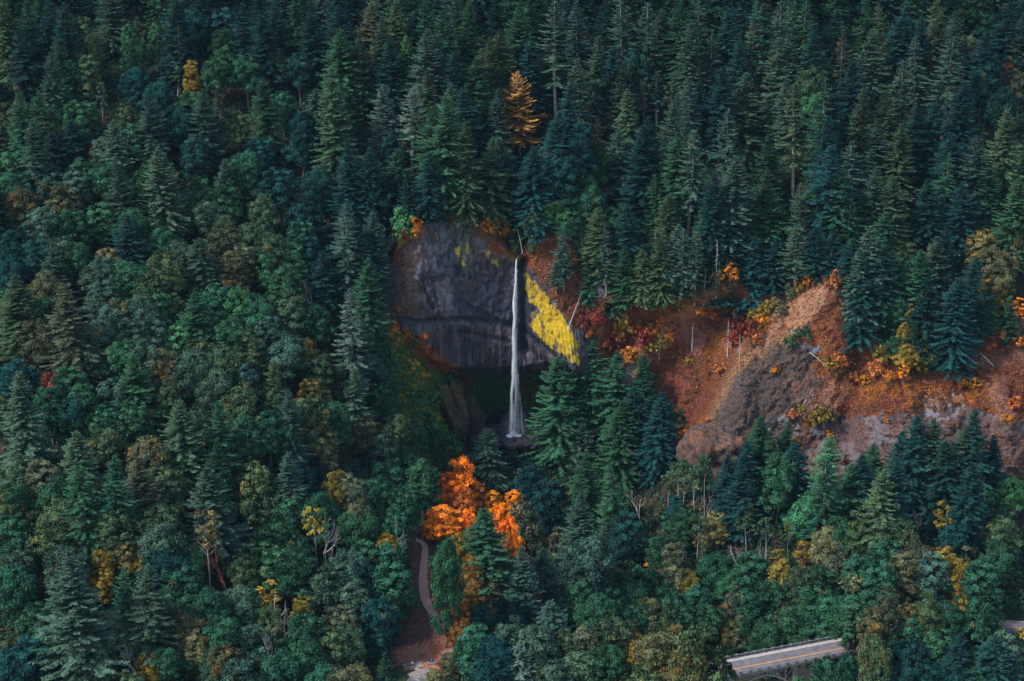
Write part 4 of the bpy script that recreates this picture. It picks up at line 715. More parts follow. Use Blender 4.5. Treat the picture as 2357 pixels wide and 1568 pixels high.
# ------------------------------------------------------------ wording of the labels
ROWS = [(170, 'at the top edge'), (340, 'high on the hillside'), (520, 'on the upper hillside'), (700, 'at cliff-top level'), (880, 'at mid-falls level'), (1060, 'at plunge-pool level'), (1240, 'below the plunge pool'), (1400, 'on the lower slope'), (9999, 'along the bottom edge')]
def colname(u, v):
    if v > 1040:
        L = [(160, 'far left'), (400, 'well left of the trail'), (640, 'midway left of trail'), (920, 'just left of the trail'), (1290, 'right beside the trail side'), (1620, 'between trail and bridge'), (1860, 'over the bridge left end'), (2100, 'over the bridge right end'), (9999, 'far right')]
    else:
        L = [(150, 'far left'), (380, 'left part'), (620, 'left of the falls'), (890, 'just left of cliff'), (1150, 'left above the falls'), (1400, 'just right of falls'), (1650, 'between falls and ridge'), (1900, 'over the red ridge'), (2130, 'right of the red ridge'), (9999, 'far right')]
    for a, n in L:
        if u < a: return n
NAME = {'C': ('conifer', 'conifer'), 'S': ('thin_conifer', 'conifer'), 'D': ('conifer', 'conifer'), 'B': ('broadleaf_tree', 'broadleaf tree'), 'N': ('narrow_tree', 'narrow tree'), 'T': ('slender_tree', 'slender tree'), 'H': ('shrub', 'shrub'), 'F': ('bare_tree', 'bare tree'), 'Q': ('bare_tree', 'bare tree'), 'P': ('dead_snag', 'dead snag')}
GRP = {'autumn_tree': 'autumn-tinted round trees', 'narrow_tree': 'narrow-crowned trees', 'thin_conifer': 'thin-crowned conifers with pale trunks', 'conifer': 'conifers of the wooded slopes', 'broadleaf_tree': 'broadleaf trees of the wooded slopes', 'slender_tree': 'thin pale-stemmed trees', 'shrub': 'coloured shrubs on the slopes', 'bare_tree': 'bare leafless trees', 'dead_snag': 'grey dead snags on the red slope'}
def words(t):
    kd, c, H, Rr = t[2:6]; nm = CC[c][2]
    if kd == 'C': return ('wide ' if Rr > 6.2 else 'small ' if H < 25 else 'tall ' if H > 37 else '')+nm+' conifer'
    if kd == 'S': return nm+' pale-trunked conifer'
    if kd == 'D': return 'golden straw conifer with open upswept boughs'
    if kd == 'B': return ('wide ' if Rr > 6.6 else 'low ' if H < 15 else '')+nm+' broadleaf'
    if kd == 'N': return 'narrow '+nm+' broadleaf'
    if kd == 'T': return nm+' small-topped thin tree'
    if kd == 'H': return nm+' shrub'
    if kd == 'Q': return 'leafless tree with red-brown forking stems'
    if kd == 'F': return 'leafless pale grey tree'
    return 'grey dead standing trunk'
SPECIAL = {}
def spec(u, v, s): SPECIAL[(u, v)] = s
Tl = lambda k, x, y: (TILES[k][0]+x/TILES[k][2], TILES[k][1]+y/TILES[k][2])
for k, x, y, s in [(7, 1020, 355, 'big dark broad conifer framed by orange maples beside the trail'), (7, 820, 45, 'tall blazing orange maple, highest of the orange group below the pool'), (7, 700, 370, 'round bright orange maple at the head of the trail'),
                   (7, 700, 600, 'tall shaggy green tree right against the curving trail'), (2, 1235, 488, 'golden straw conifer with open upswept boughs above the falls'), (6, 1400, 385, 'straw-topped slender tree on a long bare pale trunk'),
                   (6, 1560, 585, 'leafless tree with red-brown forking stems at lower left'), (5, 1270, 985, 'large green fir just right of the waterfall, boughs to the pool'), (5, 845, 1390, 'pointed fir standing in front of the plunge pool'),
                   (5, 1710, 480, 'small bright yellow tree among firs right of the yellow lichen'), (8, 690, 1490, 'small bright orange tree in front of the bridge arch'), (9, 370, 400, 'tallest many-branched grey snag on the red slope'), (9, 515, 100, 'tall bare grey snag above the red slope, thin side twigs'),
                   (9, 720, 120, 'dense dark fir standing alone atop the red gully'), (8, 870, 290, 'bright green round maple below the red rocks'), (8, 1000, 935, 'dark red spreading tree among olive trees above the bridge')]: spec(*Tl(k, x, y), s)
ORD = ['leftmost', 'second', 'third', 'fourth', 'fifth', 'sixth', 'seventh', 'eighth', 'ninth', 'tenth', 'eleventh', 'twelfth', 'thirteenth', 'fourteenth']
NUM = {2: 'two', 3: 'three', 4: 'four', 5: 'five', 6: 'six', 7: 'seven', 8: 'eight', 9: 'nine', 10: 'ten', 11: 'eleven', 12: 'twelve', 13: 'thirteen', 14: 'fourteen'}
bucket = {}
for i, t in enumerate(TREES):
    hit = [s for (a, b), s in SPECIAL.items() if abs(a-t[0]) < .6 and abs(b-t[1]) < .6]
    if hit: t.append(hit[0]); continue
    row = [n for a, n in ROWS if t[1] < a][0]; key = words(t)+' '+row+', '+colname(t[0], t[1]); bucket.setdefault(key, []).append(i); t.append(None)
for key, ids in bucket.items():
    ids.sort(key=lambda i: TREES[i][0])
    for n, i in enumerate(ids):
        if len(ids) == 1: TREES[i][-1] = key; continue
        s = ('leftmost' if n == 0 else 'rightmost' if n == len(ids)-1 else ORD[n])+' of '+NUM.get(len(ids), 'many')
        TREES[i][-1] = key+', '+s
        if len(TREES[i][-1].split()) > 16: print('LONG', TREES[i][-1])
vr = random.Random(11)
for t in TREES:
    u, v, kd, c, H, Rr, x, y, z, hand, lab = t
    ps = PROTO[kd]
    if kd == 'C' and H < 19: ps = PROTO['Y']
    if kd == 'B' and c in 'Azs': ps = PROTO['O']
    pH, pR, crown, trunk = ps[vr.randrange(len(ps))]; nm, cat = NAME[kd]
    if kd == 'B' and c in 'boyvpaAzsru': nm, cat = 'autumn_tree', 'autumn tree'
    e = link(nm, None, loc=(x, y, z-.4), rot=(vr.gauss(0, .028), vr.gauss(0, .028), vr.uniform(0, 6.28))); e.scale = (Rr/pR, Rr/pR, (H+.4)/pH)
    e.empty_display_size = .5
    tag(e, lab, cat, GRP[nm])
    o = link('trunk', trunk, e)
    if crown:
        k = link('crown', crown, e); a, tip, _ = CC[c]; j = vr.uniform(.78, 1.22)*(1.08 if hand else .66); h = vr.uniform(-.12, .12)  # filler crowns get darker leaves, painting shade between the traced trees
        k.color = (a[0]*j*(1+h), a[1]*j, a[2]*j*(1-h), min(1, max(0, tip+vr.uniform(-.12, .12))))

# ------------------------------------------------------------ undergrowth and brush nobody could count
def tufts(P, col, nq, size, spread, seed, flat=.5, up=.3):
    r = np.random.default_rng(seed); n = len(P); C = np.repeat(P, nq, 0); m_ = n*nq
    v = nrm(r.normal(0, 1, (m_, 3))); v[:, 2] = np.abs(v[:, 2])
    C = C+v*(r.uniform(.4, 1, m_)*np.repeat(spread, nq))[:, None]*np.array([1, 1, flat])+np.array([0, 0, up])
    N_ = nrm(v+r.normal(0, .5, (m_, 3))+np.array([0, 0, .5])); D = nrm(np.cross(N_, r.normal(0, 1, (m_, 3)))); S = np.cross(N_, D)
    ln = np.repeat(size, nq)*r.uniform(.6, 1.3, m_); V_ = leafquads(C, D, S, ln, ln*.8)
    cc = np.repeat(col, nq, 0)*r.uniform(.5, 1.5, (m_, 1)); return V_, np.repeat(cc, 4, 0)
rg = np.random.default_rng(77)
n = 36000; uu = rg.uniform(-60, 2420, n); vv = rg.uniform(-90, 1700, n); hh = np.zeros(n); ux, uy, uz = march(uu, vv, hh)
fu_, fv_, _ = proj(ux, uy, uz+1.5); ok = np.ones(n, bool)
for P in CLEAR[:4]: ok &= ~inpoly(fu_, fv_, P)
a_, b_ = np.interp(ux, cF[0], cF[1]), np.interp(ux, cT[0], cT[1]); ok &= ~((ux > -43) & (uy > np.minimum(a_, b_)-1.5) & (uy < np.maximum(a_, b_)+1.5))
ok &= np.hypot(ux-BO[0], uy-BO[1]) > 3
rd = np.minimum(polyd(ux, uy, ROADC), polyd(ux, uy, [tuple(BP(-40, 4.7, 0)[:2]), tuple(BP(30, 4.7, 0)[:2])])); ok &= rd > 6.2
ux, uy, uz = ux[ok], uy[ok], uz[ok]; k = rg.permutation(len(ux))[:15000]; Pq = np.stack([ux, uy, uz], 1)[k]
base = np.array([(.018, .055, .042), (.026, .075, .040), (.03, .085, .045), (.05, .08, .035), (.075, .06, .03), (.13, .07, .02)]); pc = base[rg.choice(6, len(Pq), p=[.32, .28, .2, .1, .07, .03])]
spr = rg.uniform(1.6, 4.0, len(Pq)); V_, c_ = tufts(Pq, pc*.8, 26, np.full(len(Pq), .95), spr, 5, flat=1.1, up=.2)  # bush colours scaled down to paint the shade between trees
ug = link('undergrowth', mesh('undergrowth', V_, qfaces(len(V_)//4), M_tuft, c_)); tag(ug, 'dark green bushes and saplings, shade painted in, covering the forest floor between the trees', 'undergrowth', kind='stuff')
# brush on the rock slopes, coloured like the ground it grows from
pf = paint[4:-1:1].reshape(-1, 3); gx, gy, gz = (a[4:-1].ravel() for a in (CX, CY, CZ)); gu, gv, _ = proj(gx, gy, gz)
brush_m = (pf[:, 0] > pf[:, 2]*1.9) & (pf[:, 0] > .10) & (pf[:, 1] < pf[:, 0]*.62) & (gx > -45)
dn = fbm(gx, gy, gz, .09, 3, 90); brush_m &= (dn+rg.uniform(-.5, .5, len(gx)) > -.1)
bi = np.flatnonzero(brush_m); bi = rg.choice(bi, min(26000, len(bi)), replace=False)
pcol = pf[bi]*.9+rg.normal(0, .012, (len(bi), 3)); pcol = np.clip(pcol, .01, .6)
hue = rg.random(len(bi)); pcol[hue > .94] = (.34, .13, .02); pcol[hue < .06] = (.22, .045, .03); pcol[(hue > .5) & (hue < .54)] = (.06, .08, .03)
V_, c_ = tufts(np.stack([gx, gy, gz], 1)[bi], pcol, 6, np.full(len(bi), .44), rg.uniform(.35, 1.0, len(bi)), 6, flat=.8, up=.1)
sm_ = (stone.ravel() > .5) if False else (stone[4:-1].ravel() > .5); si = np.flatnonzero(sm_); si = rg.choice(si, min(5000, len(si)), replace=False); cs_ = np.array([(.14, .075, .045), (.08, .05, .042), (.17, .11, .065), (.04, .036, .04)])[rg.integers(0, 4, len(si))]
Vb, cb = tufts(np.stack([gx, gy, gz], 1)[si], cs_, 4, np.full(len(si), .36), rg.uniform(.2, .6, len(si)), 16, flat=.5, up=.03); V_ = np.concatenate([V_, Vb]); c_ = np.concatenate([c_, cb])
lb = link('low_brush', mesh('low_brush', V_, qfaces(len(V_)//4), M_tuft, c_)); tag(lb, 'rust-red and brown low brush covering the open rock slopes', 'brush', kind='stuff')
# ferns and moss on the green ramp left of the fall and on the alcove wall
gm = (pf[:, 1] > pf[:, 0]*1.15) & (pf[:, 1] > pf[:, 2]*1.5) & (gx > -50) & (gx < 30)
gi = np.flatnonzero(gm); gi = rg.choice(gi, min(9000, len(gi)), replace=False)
V1, c1 = tufts(np.stack([gx, gy, gz], 1)[gi], np.clip(pf[gi]*1.1, .01, 1), 6, np.full(len(gi), .55), rg.uniform(.3, .9, len(gi)), 8, flat=.7)
n = 2600; uu = rg.uniform(880, 1080, n); vv = rg.uniform(760, 1090, n); qx, qy, qz = march(uu, vv, np.zeros(n)); kk = inpoly(uu, vv, [(885,755),(910,760),(960,860),(1040,1000),(1070,1080),(900,1090)]); qx, qy, qz = qx[kk], qy[kk], qz[kk]
gc = np.array([(.04, .10, .03), (.07, .14, .025), (.17, .17, .02), (.24, .11, .02)])[rg.choice(4, len(qx), p=[.45, .3, .15, .1])]
V2, c2 = tufts(np.stack([qx, qy, qz], 1), gc, 12, np.full(len(qx), .7), rg.uniform(.5, 1.4, len(qx)), 9, flat=.8)
V_ = np.concatenate([V1, V2]); c_ = np.concatenate([c1, c2]); fe = link('ferns', mesh('ferns', V_, qfaces(len(V_)//4), M_tuft, c_)); tag(fe, 'green and yellow ferns and moss on the damp slope left of the waterfall', 'ferns', kind='stuff')
# fallen leaves on the picnic ground and along the trail
n = 9000; uu = rg.uniform(885, 1075, n); vv = rg.uniform(1235, 1560, n); ok = inpoly(uu, vv, [(895,1500),(925,1488),(985,1470),(1050,1462),(1078,1475),(1060,1545),(1020,1560),(960,1545),(900,1532)]); ok |= (polyd(uu, vv, [(992, 1300), (990, 1340), (992, 1366), (1000, 1390), (1014, 1414), (1030, 1432)]) < 7) | ((rg.random(n) < .25) & inpoly(uu, vv, [(930,1240),(960,1215),(1060,1470),(900,1490),(900,1430)]))
lx, ly, lz = march(uu[ok], vv[ok], np.zeros(ok.sum())); lc = np.array([(.50, .12, .05), (.42, .20, .08), (.55, .26, .12), (.20, .07, .05), (.10, .05, .035)])[rg.choice(5, len(lx), p=[.3, .25, .15, .2, .1])]
V_, c_ = tufts(np.stack([lx, ly, lz], 1), lc, 3, np.full(len(lx), .26), np.full(len(lx), .45), 10, flat=.05, up=.06)
fl = link('fallen_leaves', mesh('fallen_leaves', V_, qfaces(len(V_)//4), M_tuft, c_)); tag(fl, 'orange-red fallen leaves scattered over the picnic ground and trail edge', 'leaves', kind='stuff')

# ------------------------------------------------------------ free-standing rock
def rock(name, c, rad, pcol, seed, n=70, amp=.22, kind='structure', label=None, cat=None, tilt=0):
    th = np.linspace(0, 2*math.pi, n*2+1)[:-1]; ph = np.linspace(0.001, math.pi-.001, n)
    A, B = np.meshgrid(th, ph); d = np.stack([np.cos(A)*np.sin(B), np.sin(A)*np.sin(B), np.cos(B)], -1)
    d = np.sign(d)*np.abs(d)**.8
    s1 = 1+amp*fbm(d[..., 0]*1.6, d[..., 1]*1.6, d[..., 2]*1.6, 1, 3, seed)*1.6
    P = d*s1[..., None]*np.array(rad); P[..., 0] += P[..., 2]*tilt
    P = P+(fbm(P[..., 0], P[..., 1], P[..., 2]*.5, .55, 4, seed+3)*.7)[..., None]*d
    I = np.arange(n*n*2).reshape(n, n*2); J = np.concatenate([I, I[:, :1]], 1); F = np.stack([J[:-1, :-1], J[1:, :-1], J[1:, 1:], J[:-1, 1:]], -1).reshape(-1, 4)
    q1 = fbm(P[..., 0], P[..., 1], P[..., 2], .3, 3, seed+5); q2 = fbm(P[..., 0], P[..., 1], P[..., 2], .9, 3, seed+7)
    col = np.zeros(P.shape)+np.array(pcol[0]); col = lay(col, pcol[1], sstep(.0, .3, q2)); col = lay(col, pcol[2], sstep(-.1, .3, q1)*sstep(-.2, .9, d[..., 2]))
    o = link(name, mesh(name, P.reshape(-1, 3), F, M_rock, col.reshape(-1, 3), True), loc=c); tag(o, label, cat, kind=kind); return o
GB = ((.085, .06, .055), (.05, .045, .05), (.10, .09, .03))
rock('rock_buttress', W(1050, 948, -12), (4.6, 5, 11.5), ((.10, .06, .045), (.03, .045, .02), (.09, .08, .02)), 3, tilt=-.20, amp=.45)
rock('rock_buttress', W(1074, 975, -6), (5.6, 5, 10.5), ((.05, .036, .036), (.03, .028, .035), (.04, .045, .02)), 5, tilt=-.12, amp=.5)
q = on_rock(1460, 868); rock('rock_knob', (q[0], q[1]+1.5, q[2]), (5.4, 4.5, 5.2), ((.13, .12, .13), (.06, .055, .065), (.26, .15, .08)), 7, n=60)
q = on_rock(1655, 1040); rock('rock_knob', (q[0], q[1]+4.0, q[2]-2), (11.5, 8, 9), ((.14, .085, .07), (.07, .05, .05), (.22, .10, .06)), 9, n=90, amp=.34)
for u, v, r_, y in ((1175, 1024, 1.6, -14), (1165, 1030, 1.0, -16), (1196, 1028, 1.2, -15), (1150, 1022, 1.3, -13)):
    x_, y_, z_ = W(u, v, y); rock('boulder', (x_, y_, float(G(x_, y_))+.3), (r_*1.4, r_, r_*.8), ((.05, .035, .04), (.03, .025, .035), (.06, .035, .03)), int(u), n=16, kind=None, cat='boulder',
        label={1175: 'largest reddish boulder below the foot of the fall', 1165: 'small dark boulder at the pool outlet, left of the largest', 1196: 'dark boulder right of the largest by the pool', 1150: 'dark boulder leftmost by the plunge pool'}[u])

# ------------------------------------------------------------ the waterfall
def M_water_f():
    m, nt, N, L = newmat('falling_water'); out = N('ShaderNodeOutputMaterial'); d = N('ShaderNodeBsdfDiffuse'); d.inputs[0].default_value = (.80, .84, .90, 1)
    t2 = N('ShaderNodeBsdfTranslucent'); t2.inputs[0].default_value = (.80, .84, .90, 1); w1 = N('ShaderNodeMixShader'); w1.inputs[0].default_value = .35; L(d.outputs[0], w1.inputs[1]); L(t2.outputs[0], w1.inputs[2])
    tr = N('ShaderNodeBsdfTransparent'); tc = N('ShaderNodeTexCoord'); mp = N('ShaderNodeMapping'); mp.inputs['Scale'].default_value = (1.7, 1.7, .07); L(tc.outputs['Object'], mp.inputs[0])
    n1 = N('ShaderNodeTexNoise'); n1.inputs['Scale'].default_value = 1.7; n1.inputs['Detail'].default_value = 8; n1.inputs['Roughness'].default_value = .65; L(mp.outputs[0], n1.inputs[0])
    at = N('ShaderNodeAttribute'); at.attribute_name = 'paint'; sp = N('ShaderNodeSeparateColor'); L(at.outputs['Color'], sp.inputs[0])
    a = N('ShaderNodeMapRange'); a.inputs[1].default_value = .40; a.inputs[2].default_value = .66; a.inputs[3].default_value = .2; L(n1.outputs[0], a.inputs[0])
    mu = N('ShaderNodeMath'); mu.operation = 'MULTIPLY'; L(a.outputs[0], mu.inputs[0]); L(sp.outputs[0], mu.inputs[1]); mu.use_clamp = True
    ms = N('ShaderNodeMixShader'); L(mu.outputs[0], ms.inputs[0]); L(tr.outputs[0], ms.inputs[1]); L(w1.outputs[0], ms.inputs[2]); L(ms.outputs[0], out.inputs[0]); return m
M_water = M_water_f()
def strand(uv, hw, Y0, Y1, dens, seed, lay_=3):
    """several thin nested veils around a falling path; density falls off outwards"""
    uv = np.array(uv, float); vv_ = np.linspace(uv[0, 1], uv[-1, 1], 90); uu_ = np.interp(vv_, uv[:, 1], uv[:, 0]); hw_ = np.interp(vv_, uv[:, 1], hw)
    f = (vv_-vv_[0])/(vv_[-1]-vv_[0]); Yc = Y0+(Y1-Y0)*f**.5; x, y, z = W(uu_, vv_, Yc); Vs = []; Fs = []; Cs = []; nn_ = 0; A = 17
    for l in range(lay_):
        k = (l+1)/lay_; th = np.linspace(0, 2*math.pi, A)
        wob = 1+.22*fbm(np.repeat(np.cos(th)[None]*1.5, 90, 0), np.repeat(np.sin(th)[None]*1.5, 90, 0), z[:, None]*.12, 1, 3, seed+l)
        rx = (hw_*.158)[:, None]*k*wob; sw = (fbm(z*0+seed, z*0, z, .07, 3, seed)*.55+fbm(z*0+seed, z*0, z, .3, 2, seed+2)*.22)*np.clip(f*4, 0, 1); P = np.stack([x[:, None]+sw[:, None]+np.cos(th)*rx, y[:, None]+np.sin(th)*rx*.7, np.repeat(z[:, None], A, 1)], -1)
        I = np.arange(90*A).reshape(90, A)+nn_; Fs.append(np.stack([I[:-1, :-1], I[:-1, 1:], I[1:, 1:], I[1:, :-1]], -1).reshape(-1, 4)); Vs.append(P.reshape(-1, 3)); nn_ += 90*A
        Cs.append(np.full(90*A, dens*(1.25-k)))
    return np.concatenate(Vs), np.concatenate(Fs), np.concatenate(Cs)
parts = [strand([(1189,596),(1187,620),(1185,680),(1183,760),(1181,860),(1179,930),(1178,1006)], [1.6, 2.2, 3.1, 4.0, 4.6, 3.8, 4.2], -3, -11, 1.3, 1),
         strand([(1189,620),(1187,700),(1186,800),(1187,860),(1187,920),(1185,960),(1184,1006)], [2, 4, 6, 5, 3, 4, 5], -3.2, -11.5, .38, 5),
         strand([(1188,640),(1188,760),(1189,860),(1190,930),(1190,1006)], [3, 5, 7, 7, 7], -3, -11, .13, 9),
         strand([(1187,700),(1183,800),(1178,900),(1173,1000)], [2, 3.5, 3, 5], -3.4, -11, .22, 13), strand([(1192,860),(1199,930),(1201,1000)], [2, 2, 3.5], -5, -11, .2, 17)]
off_ = 0; Vs = []; Fs = []; Cs = []
for a, b, c in parts: Vs.append(a); Fs.append(b+off_); Cs.append(c); off_ += len(a)
wf = link('waterfall', mesh('waterfall', np.concatenate(Vs), np.concatenate(Fs), M_water, np.concatenate(Cs), True)); tag(wf, kind='structure')
px_, py_, pz_ = W(1180, 1003, -11)
M_pool = plain('pool_water', (.02, .03, .04), .15, .2)
mb = MB(); th = np.linspace(0, 2*math.pi, 49)[:-1]; rr = 1+.15*np.sin(th*3+1); mb.add(np.c_[np.cos(th)*8.5*rr, np.sin(th)*4.5*rr, 0*th].tolist()+[[0, 0, 0]], (), [[i, (i+1) % 48, 48] for i in range(48)])
pl = link('plunge_pool', mb.get('plunge_pool', M_pool), loc=(px_, py_+1, pz_)); tag(pl, kind='structure')
r = np.random.default_rng(4); Vs = []; 
nq = 1300; a = r.uniform(0, 6.28, nq); ring = r.uniform(0, 1, nq)**.6; ex = np.cos(a)*ring*2.3+np.where(np.cos(a) > .3, ring*.9, 0); ey = np.sin(a)*ring*2.0; ez = .1+np.exp(-(ring*2.2)**2)*r.uniform(0, 2.4, nq)+np.exp(-((ring-.9)/.1)**2)*.25
C_ = np.stack([ex, ey, ez], 1); N_ = nrm(np.stack([ex*.2, ey*.2-.5, 1+0*ex], 1)+r.normal(0, .4, (nq, 3))); D_ = nrm(np.cross(N_, r.normal(0, 1, (nq, 3))+1e-3)); S_ = np.cross(N_, D_)
fo = link('splash_foam', mesh('splash_foam', leafquads(C_, D_, S_, np.full(nq, .42), np.full(nq, .36)), qfaces(nq), M_water, np.full(nq*4, .75)), loc=(px_, py_-.6, pz_+.05)); pass
_r2 = np.random.default_rng(21); rb = MB()
for _i in range(420):
    _a = _r2.uniform(0, 6.28); _q = _r2.uniform(.8, 2.3); _x = px_+math.cos(_a)*8.6*_q; _y = py_+1+math.sin(_a)*4.8*_q
    if _y > 13 or abs(_x-px_) > 15: continue
    _s = _r2.uniform(.25, 1.0)*(1.3 if _r2.random() < .1 else 1); _P = _r2.normal(0, 1, (8, 3)); _c = np.array([[i, j, k] for i in (-1, 1) for j in (-1, 1) for k in (-1, 1)])*[1, .8, .6]+_P*.22
    rb.add(_c*_s+[_x, _y, max(pz_-.1, float(G(_x, _y)))+.1], [[0, 1, 3, 2], [4, 6, 7, 5], [0, 4, 5, 1], [2, 3, 7, 6], [0, 2, 6, 4], [1, 5, 7, 3]])
ru2 = link('rubble', rb.get('rubble', plain('wet_rock', (.035, .034, .042), .6, .5, 1.0))); tag(ru2, 'dark wet broken rock around the plunge pool', 'rubble', kind='stuff')
HM, nt, N, L = newmat('spray'); o_ = N('ShaderNodeOutputMaterial'); vo = N('ShaderNodeVolumePrincipled'); vo.inputs['Color'].default_value = (.85, .92, 1, 1); tc = N('ShaderNodeTexCoord'); gr_ = N('ShaderNodeTexGradient'); gr_.gradient_type = 'SPHERICAL'; L(tc.outputs['Object'], gr_.inputs[0]); mm = N('ShaderNodeMath'); mm.operation = 'MULTIPLY'; mm.inputs[1].default_value = .045; L(gr_.outputs[1], mm.inputs[0]); L(mm.outputs[0], vo.inputs['Density']); L(vo.outputs[0], o_.inputs['Volume'])
th_ = np.linspace(0, 2*math.pi, 25)[:-1]; ph_ = np.linspace(.001, math.pi-.001, 13); A_, B_ = np.meshgrid(th_, ph_); Pm = np.stack([np.cos(A_)*np.sin(B_), np.sin(A_)*np.sin(B_), np.cos(B_)], -1).reshape(-1, 3); I = np.arange(13*24).reshape(13, 24); J = np.concatenate([I, I[:, :1]], 1)
mi = link('spray', mesh('spray', Pm, np.stack([J[:-1, :-1], J[1:, :-1], J[1:, 1:], J[:-1, 1:]], -1).reshape(-1, 4), HM, None, True), loc=(px_+.8, py_, pz_+3.5), scale=(6.5, 5, 8)); tag(mi, 'faint white spray drifting at the foot of the fall', 'spray', kind='stuff')
tag(fo, 'white foam where the fall hits the plunge pool', 'foam', kind='stuff')

# ------------------------------------------------------------ trail, picnic ground, parking, road
M_asph = plain('asphalt', (.13, .118, .128), .9, .3, .35); M_conc = plain('concrete', (.22, .19, .18), .9, .2, 1.2); M_concd = plain('concrete_weathered', (.14, .13, .14), .9, .45, 1.6)
M_gravel = plain('gravel_path', (.33, .185, .145), .95, .25, 1.5); M_yel = plain('yellow_paint', (.80, .33, .03), .8, .15, 3); M_wht = plain('white_paint', (.5, .5, .5), .8, .15, 3)
M_wood = plain('stained_wood', (.12, .075, .08), .8, .3, 5); M_rail = plain('dark_rail', (.035, .035, .045), .6, .2); M_walk = plain('sidewalk', (.34, .30, .27), .9, .2, 1.0)
def ribbon(name, P, wd, mat, dz=.12, n=8, taper=None, drape=True):
    P = np.asarray(P, float); L = np.r_[0, np.cumsum(np.hypot(*np.diff(P[:, :2], axis=0).T))]; m_ = int(L[-1]/.5)+2; q = np.linspace(0, L[-1], m_)
    X = smooth1(np.interp(q, L, P[:, 0]), 5); Y = smooth1(np.interp(q, L, P[:, 1]), 5); T = nrm(np.c_[np.gradient(X), np.gradient(Y)]); Nn = np.c_[T[:, 1], -T[:, 0]]
    k = np.linspace(-.5, .5, n); wv = (np.full(m_, wd) if np.isscalar(wd) else np.interp(q, np.linspace(0, L[-1], len(wd)), wd))
    GX = X[:, None]+Nn[:, :1]*k*wv[:, None]; GY = Y[:, None]+Nn[:, 1:]*k*wv[:, None]
    if drape is True: gz_ = G(GX, GY)+dz-np.abs(k)*.05
    else: gz_ = np.full(GX.shape, drape)+0*GX
    return link(name, mesh(name, np.stack([GX, GY, gz_], -1).reshape(-1, 3), grid_faces(m_, n), mat, None, True)), (X, Y, T, Nn)
tr_, TI = ribbon('trail', PATH, [1.7, 2.1, 2.8, 3.1, 2.9, 2.8, 2.4], M_gravel, .16); tag(tr_, kind='structure')
def PZ(u, v, z): return np.array([float(a) for a in WZ(u, v, z)])
Az = lambda x, y: (x/7.916+806.4, y/7.916+1445.2)
def slab(name, zp, z, mat, th=.1, parent=None):
    P = np.array([PZ(*Az(x, y), z) for x, y in zp]); n = len(P); V_ = np.r_[P, P-[0, 0, th]]; me = bpy.data.meshes.new(name)
    me.from_pydata(V_.tolist(), [], [list(range(n))[::-1] if False else list(range(n)), list(range(n, 2*n))[::-1]]+[[i, i+n, (i+1) % n+n, (i+1) % n] for i in range(n)]); me.materials.append(mat); me.update()
    return link(name, me, parent)
gpic = float(max(G(*PZ(*Az(x, y), -3)[:2]) for x, y in ((1000, 700), (1400, 700), (1300, 600), (1100, 850), (1450, 750), (1250, 900), (700, 700), (1500, 950))))
PZ0 = gpic+.10; 
tag(slab('concrete_walkway', [(940, 668), (1300, 612), (1345, 700), (1330, 712), (1240, 722), (1270, 752), (1455, 738), (1470, 800), (1430, 818), (1080, 884), (1040, 842), (1195, 775), (1150, 735), (1010, 745)], PZ0, M_conc), kind='structure')
tag(slab('concrete_walkway', [(60, 690), (370, 712), (372, 740), (520, 735), (600, 760), (420, 800), (250, 790), (330, 900), (520, 930), (500, 972), (200, 960), (100, 820)], PZ0, M_conc), kind='structure')
lot = slab('parking_lot', [(1090, 890), (1425, 826), (1560, 810), (1800, 1400), (800, 1400), (1000, 1000)], PZ0-.09, M_asph, .05); tag(lot, kind='structure')
def zline(parent, a, b, wd, z, name='stall_line', mat=None):
    p, q = PZ(*Az(*a), z), PZ(*Az(*b), z); m_ = MB(); m_.beam(p, q, wd, .012); return link(name, m_.get(name, mat or M_wht), parent)
for a, b in (((1300, 862), (1460, 945)), ((1150, 905), (1300, 990)), ((1210, 912), (1265, 876)), ((1395, 876), (1440, 852)), ((1175, 945), (1200, 930)), ((1197, 957), (1222, 942)), ((1219, 969), (1244, 954))): zline(lot, a, b, .12, PZ0-.078)
M_kerb = plain('kerb', (.50, .22, .16), .9, .4, 4)
m_ = MB(); m_.beam(PZ(*Az(1085, 888), PZ0-.02), PZ(*Az(1425, 822), PZ0-.02), .2, .16); kb = link('kerb', m_.get('kerb', M_kerb), lot)
def picnic_table(zx, zy, ang, lab, L=2.2):
    p = PZ(*Az(zx, zy), PZ0); e = link('picnic_table', None, loc=p, rot=(0, 0, ang)); tag(e, lab, 'picnic table', 'picnic tables on the leaf-strewn ground')
    m_ = MB()
    for k in (-.3, -.1, .1, .3): m_.box((0, k, .74), (L/2, .09, .022))
    link('table_top', m_.get('table_top', M_wood), e)
    for sg in (-1, 1):
        m_ = MB(); m_.box((0, sg*.72-.0, .45), (L/2, .14, .022)); link('seat', m_.get('seat', M_wood if sg > 0 else M_conc), e)
        m_ = MB(); x_ = sg*L*.36; m_.beam((x_, -.62, 0), (x_, -.22, .72), .08, .06); m_.beam((x_, .62, 0), (x_, .22, .72), .08, .06); m_.beam((x_, -.78, .41), (x_, .78, .41), .07, .05); m_.beam((x_, -.36, .70), (x_, .36, .70), .07, .04); link('leg_frame', m_.get('leg_frame', M_rail), e)
picnic_table(1305, 520, R_(3), 'dark picnic table on orange fallen leaves, between trees and signboard')
picnic_table(1090, 715, R_(8), 'dark picnic table standing on the pale concrete pad')
picnic_table(790, 535, R_(2), 'dark picnic table half hidden by the tree at the left', 1.9)
p = PZ(*Az(1478, 655), PZ0); e = link('information_sign', None, loc=p, rot=(0, 0, R_(5))); tag(e, 'dark arched park signboard with white emblem on a grey stone base', 'sign')
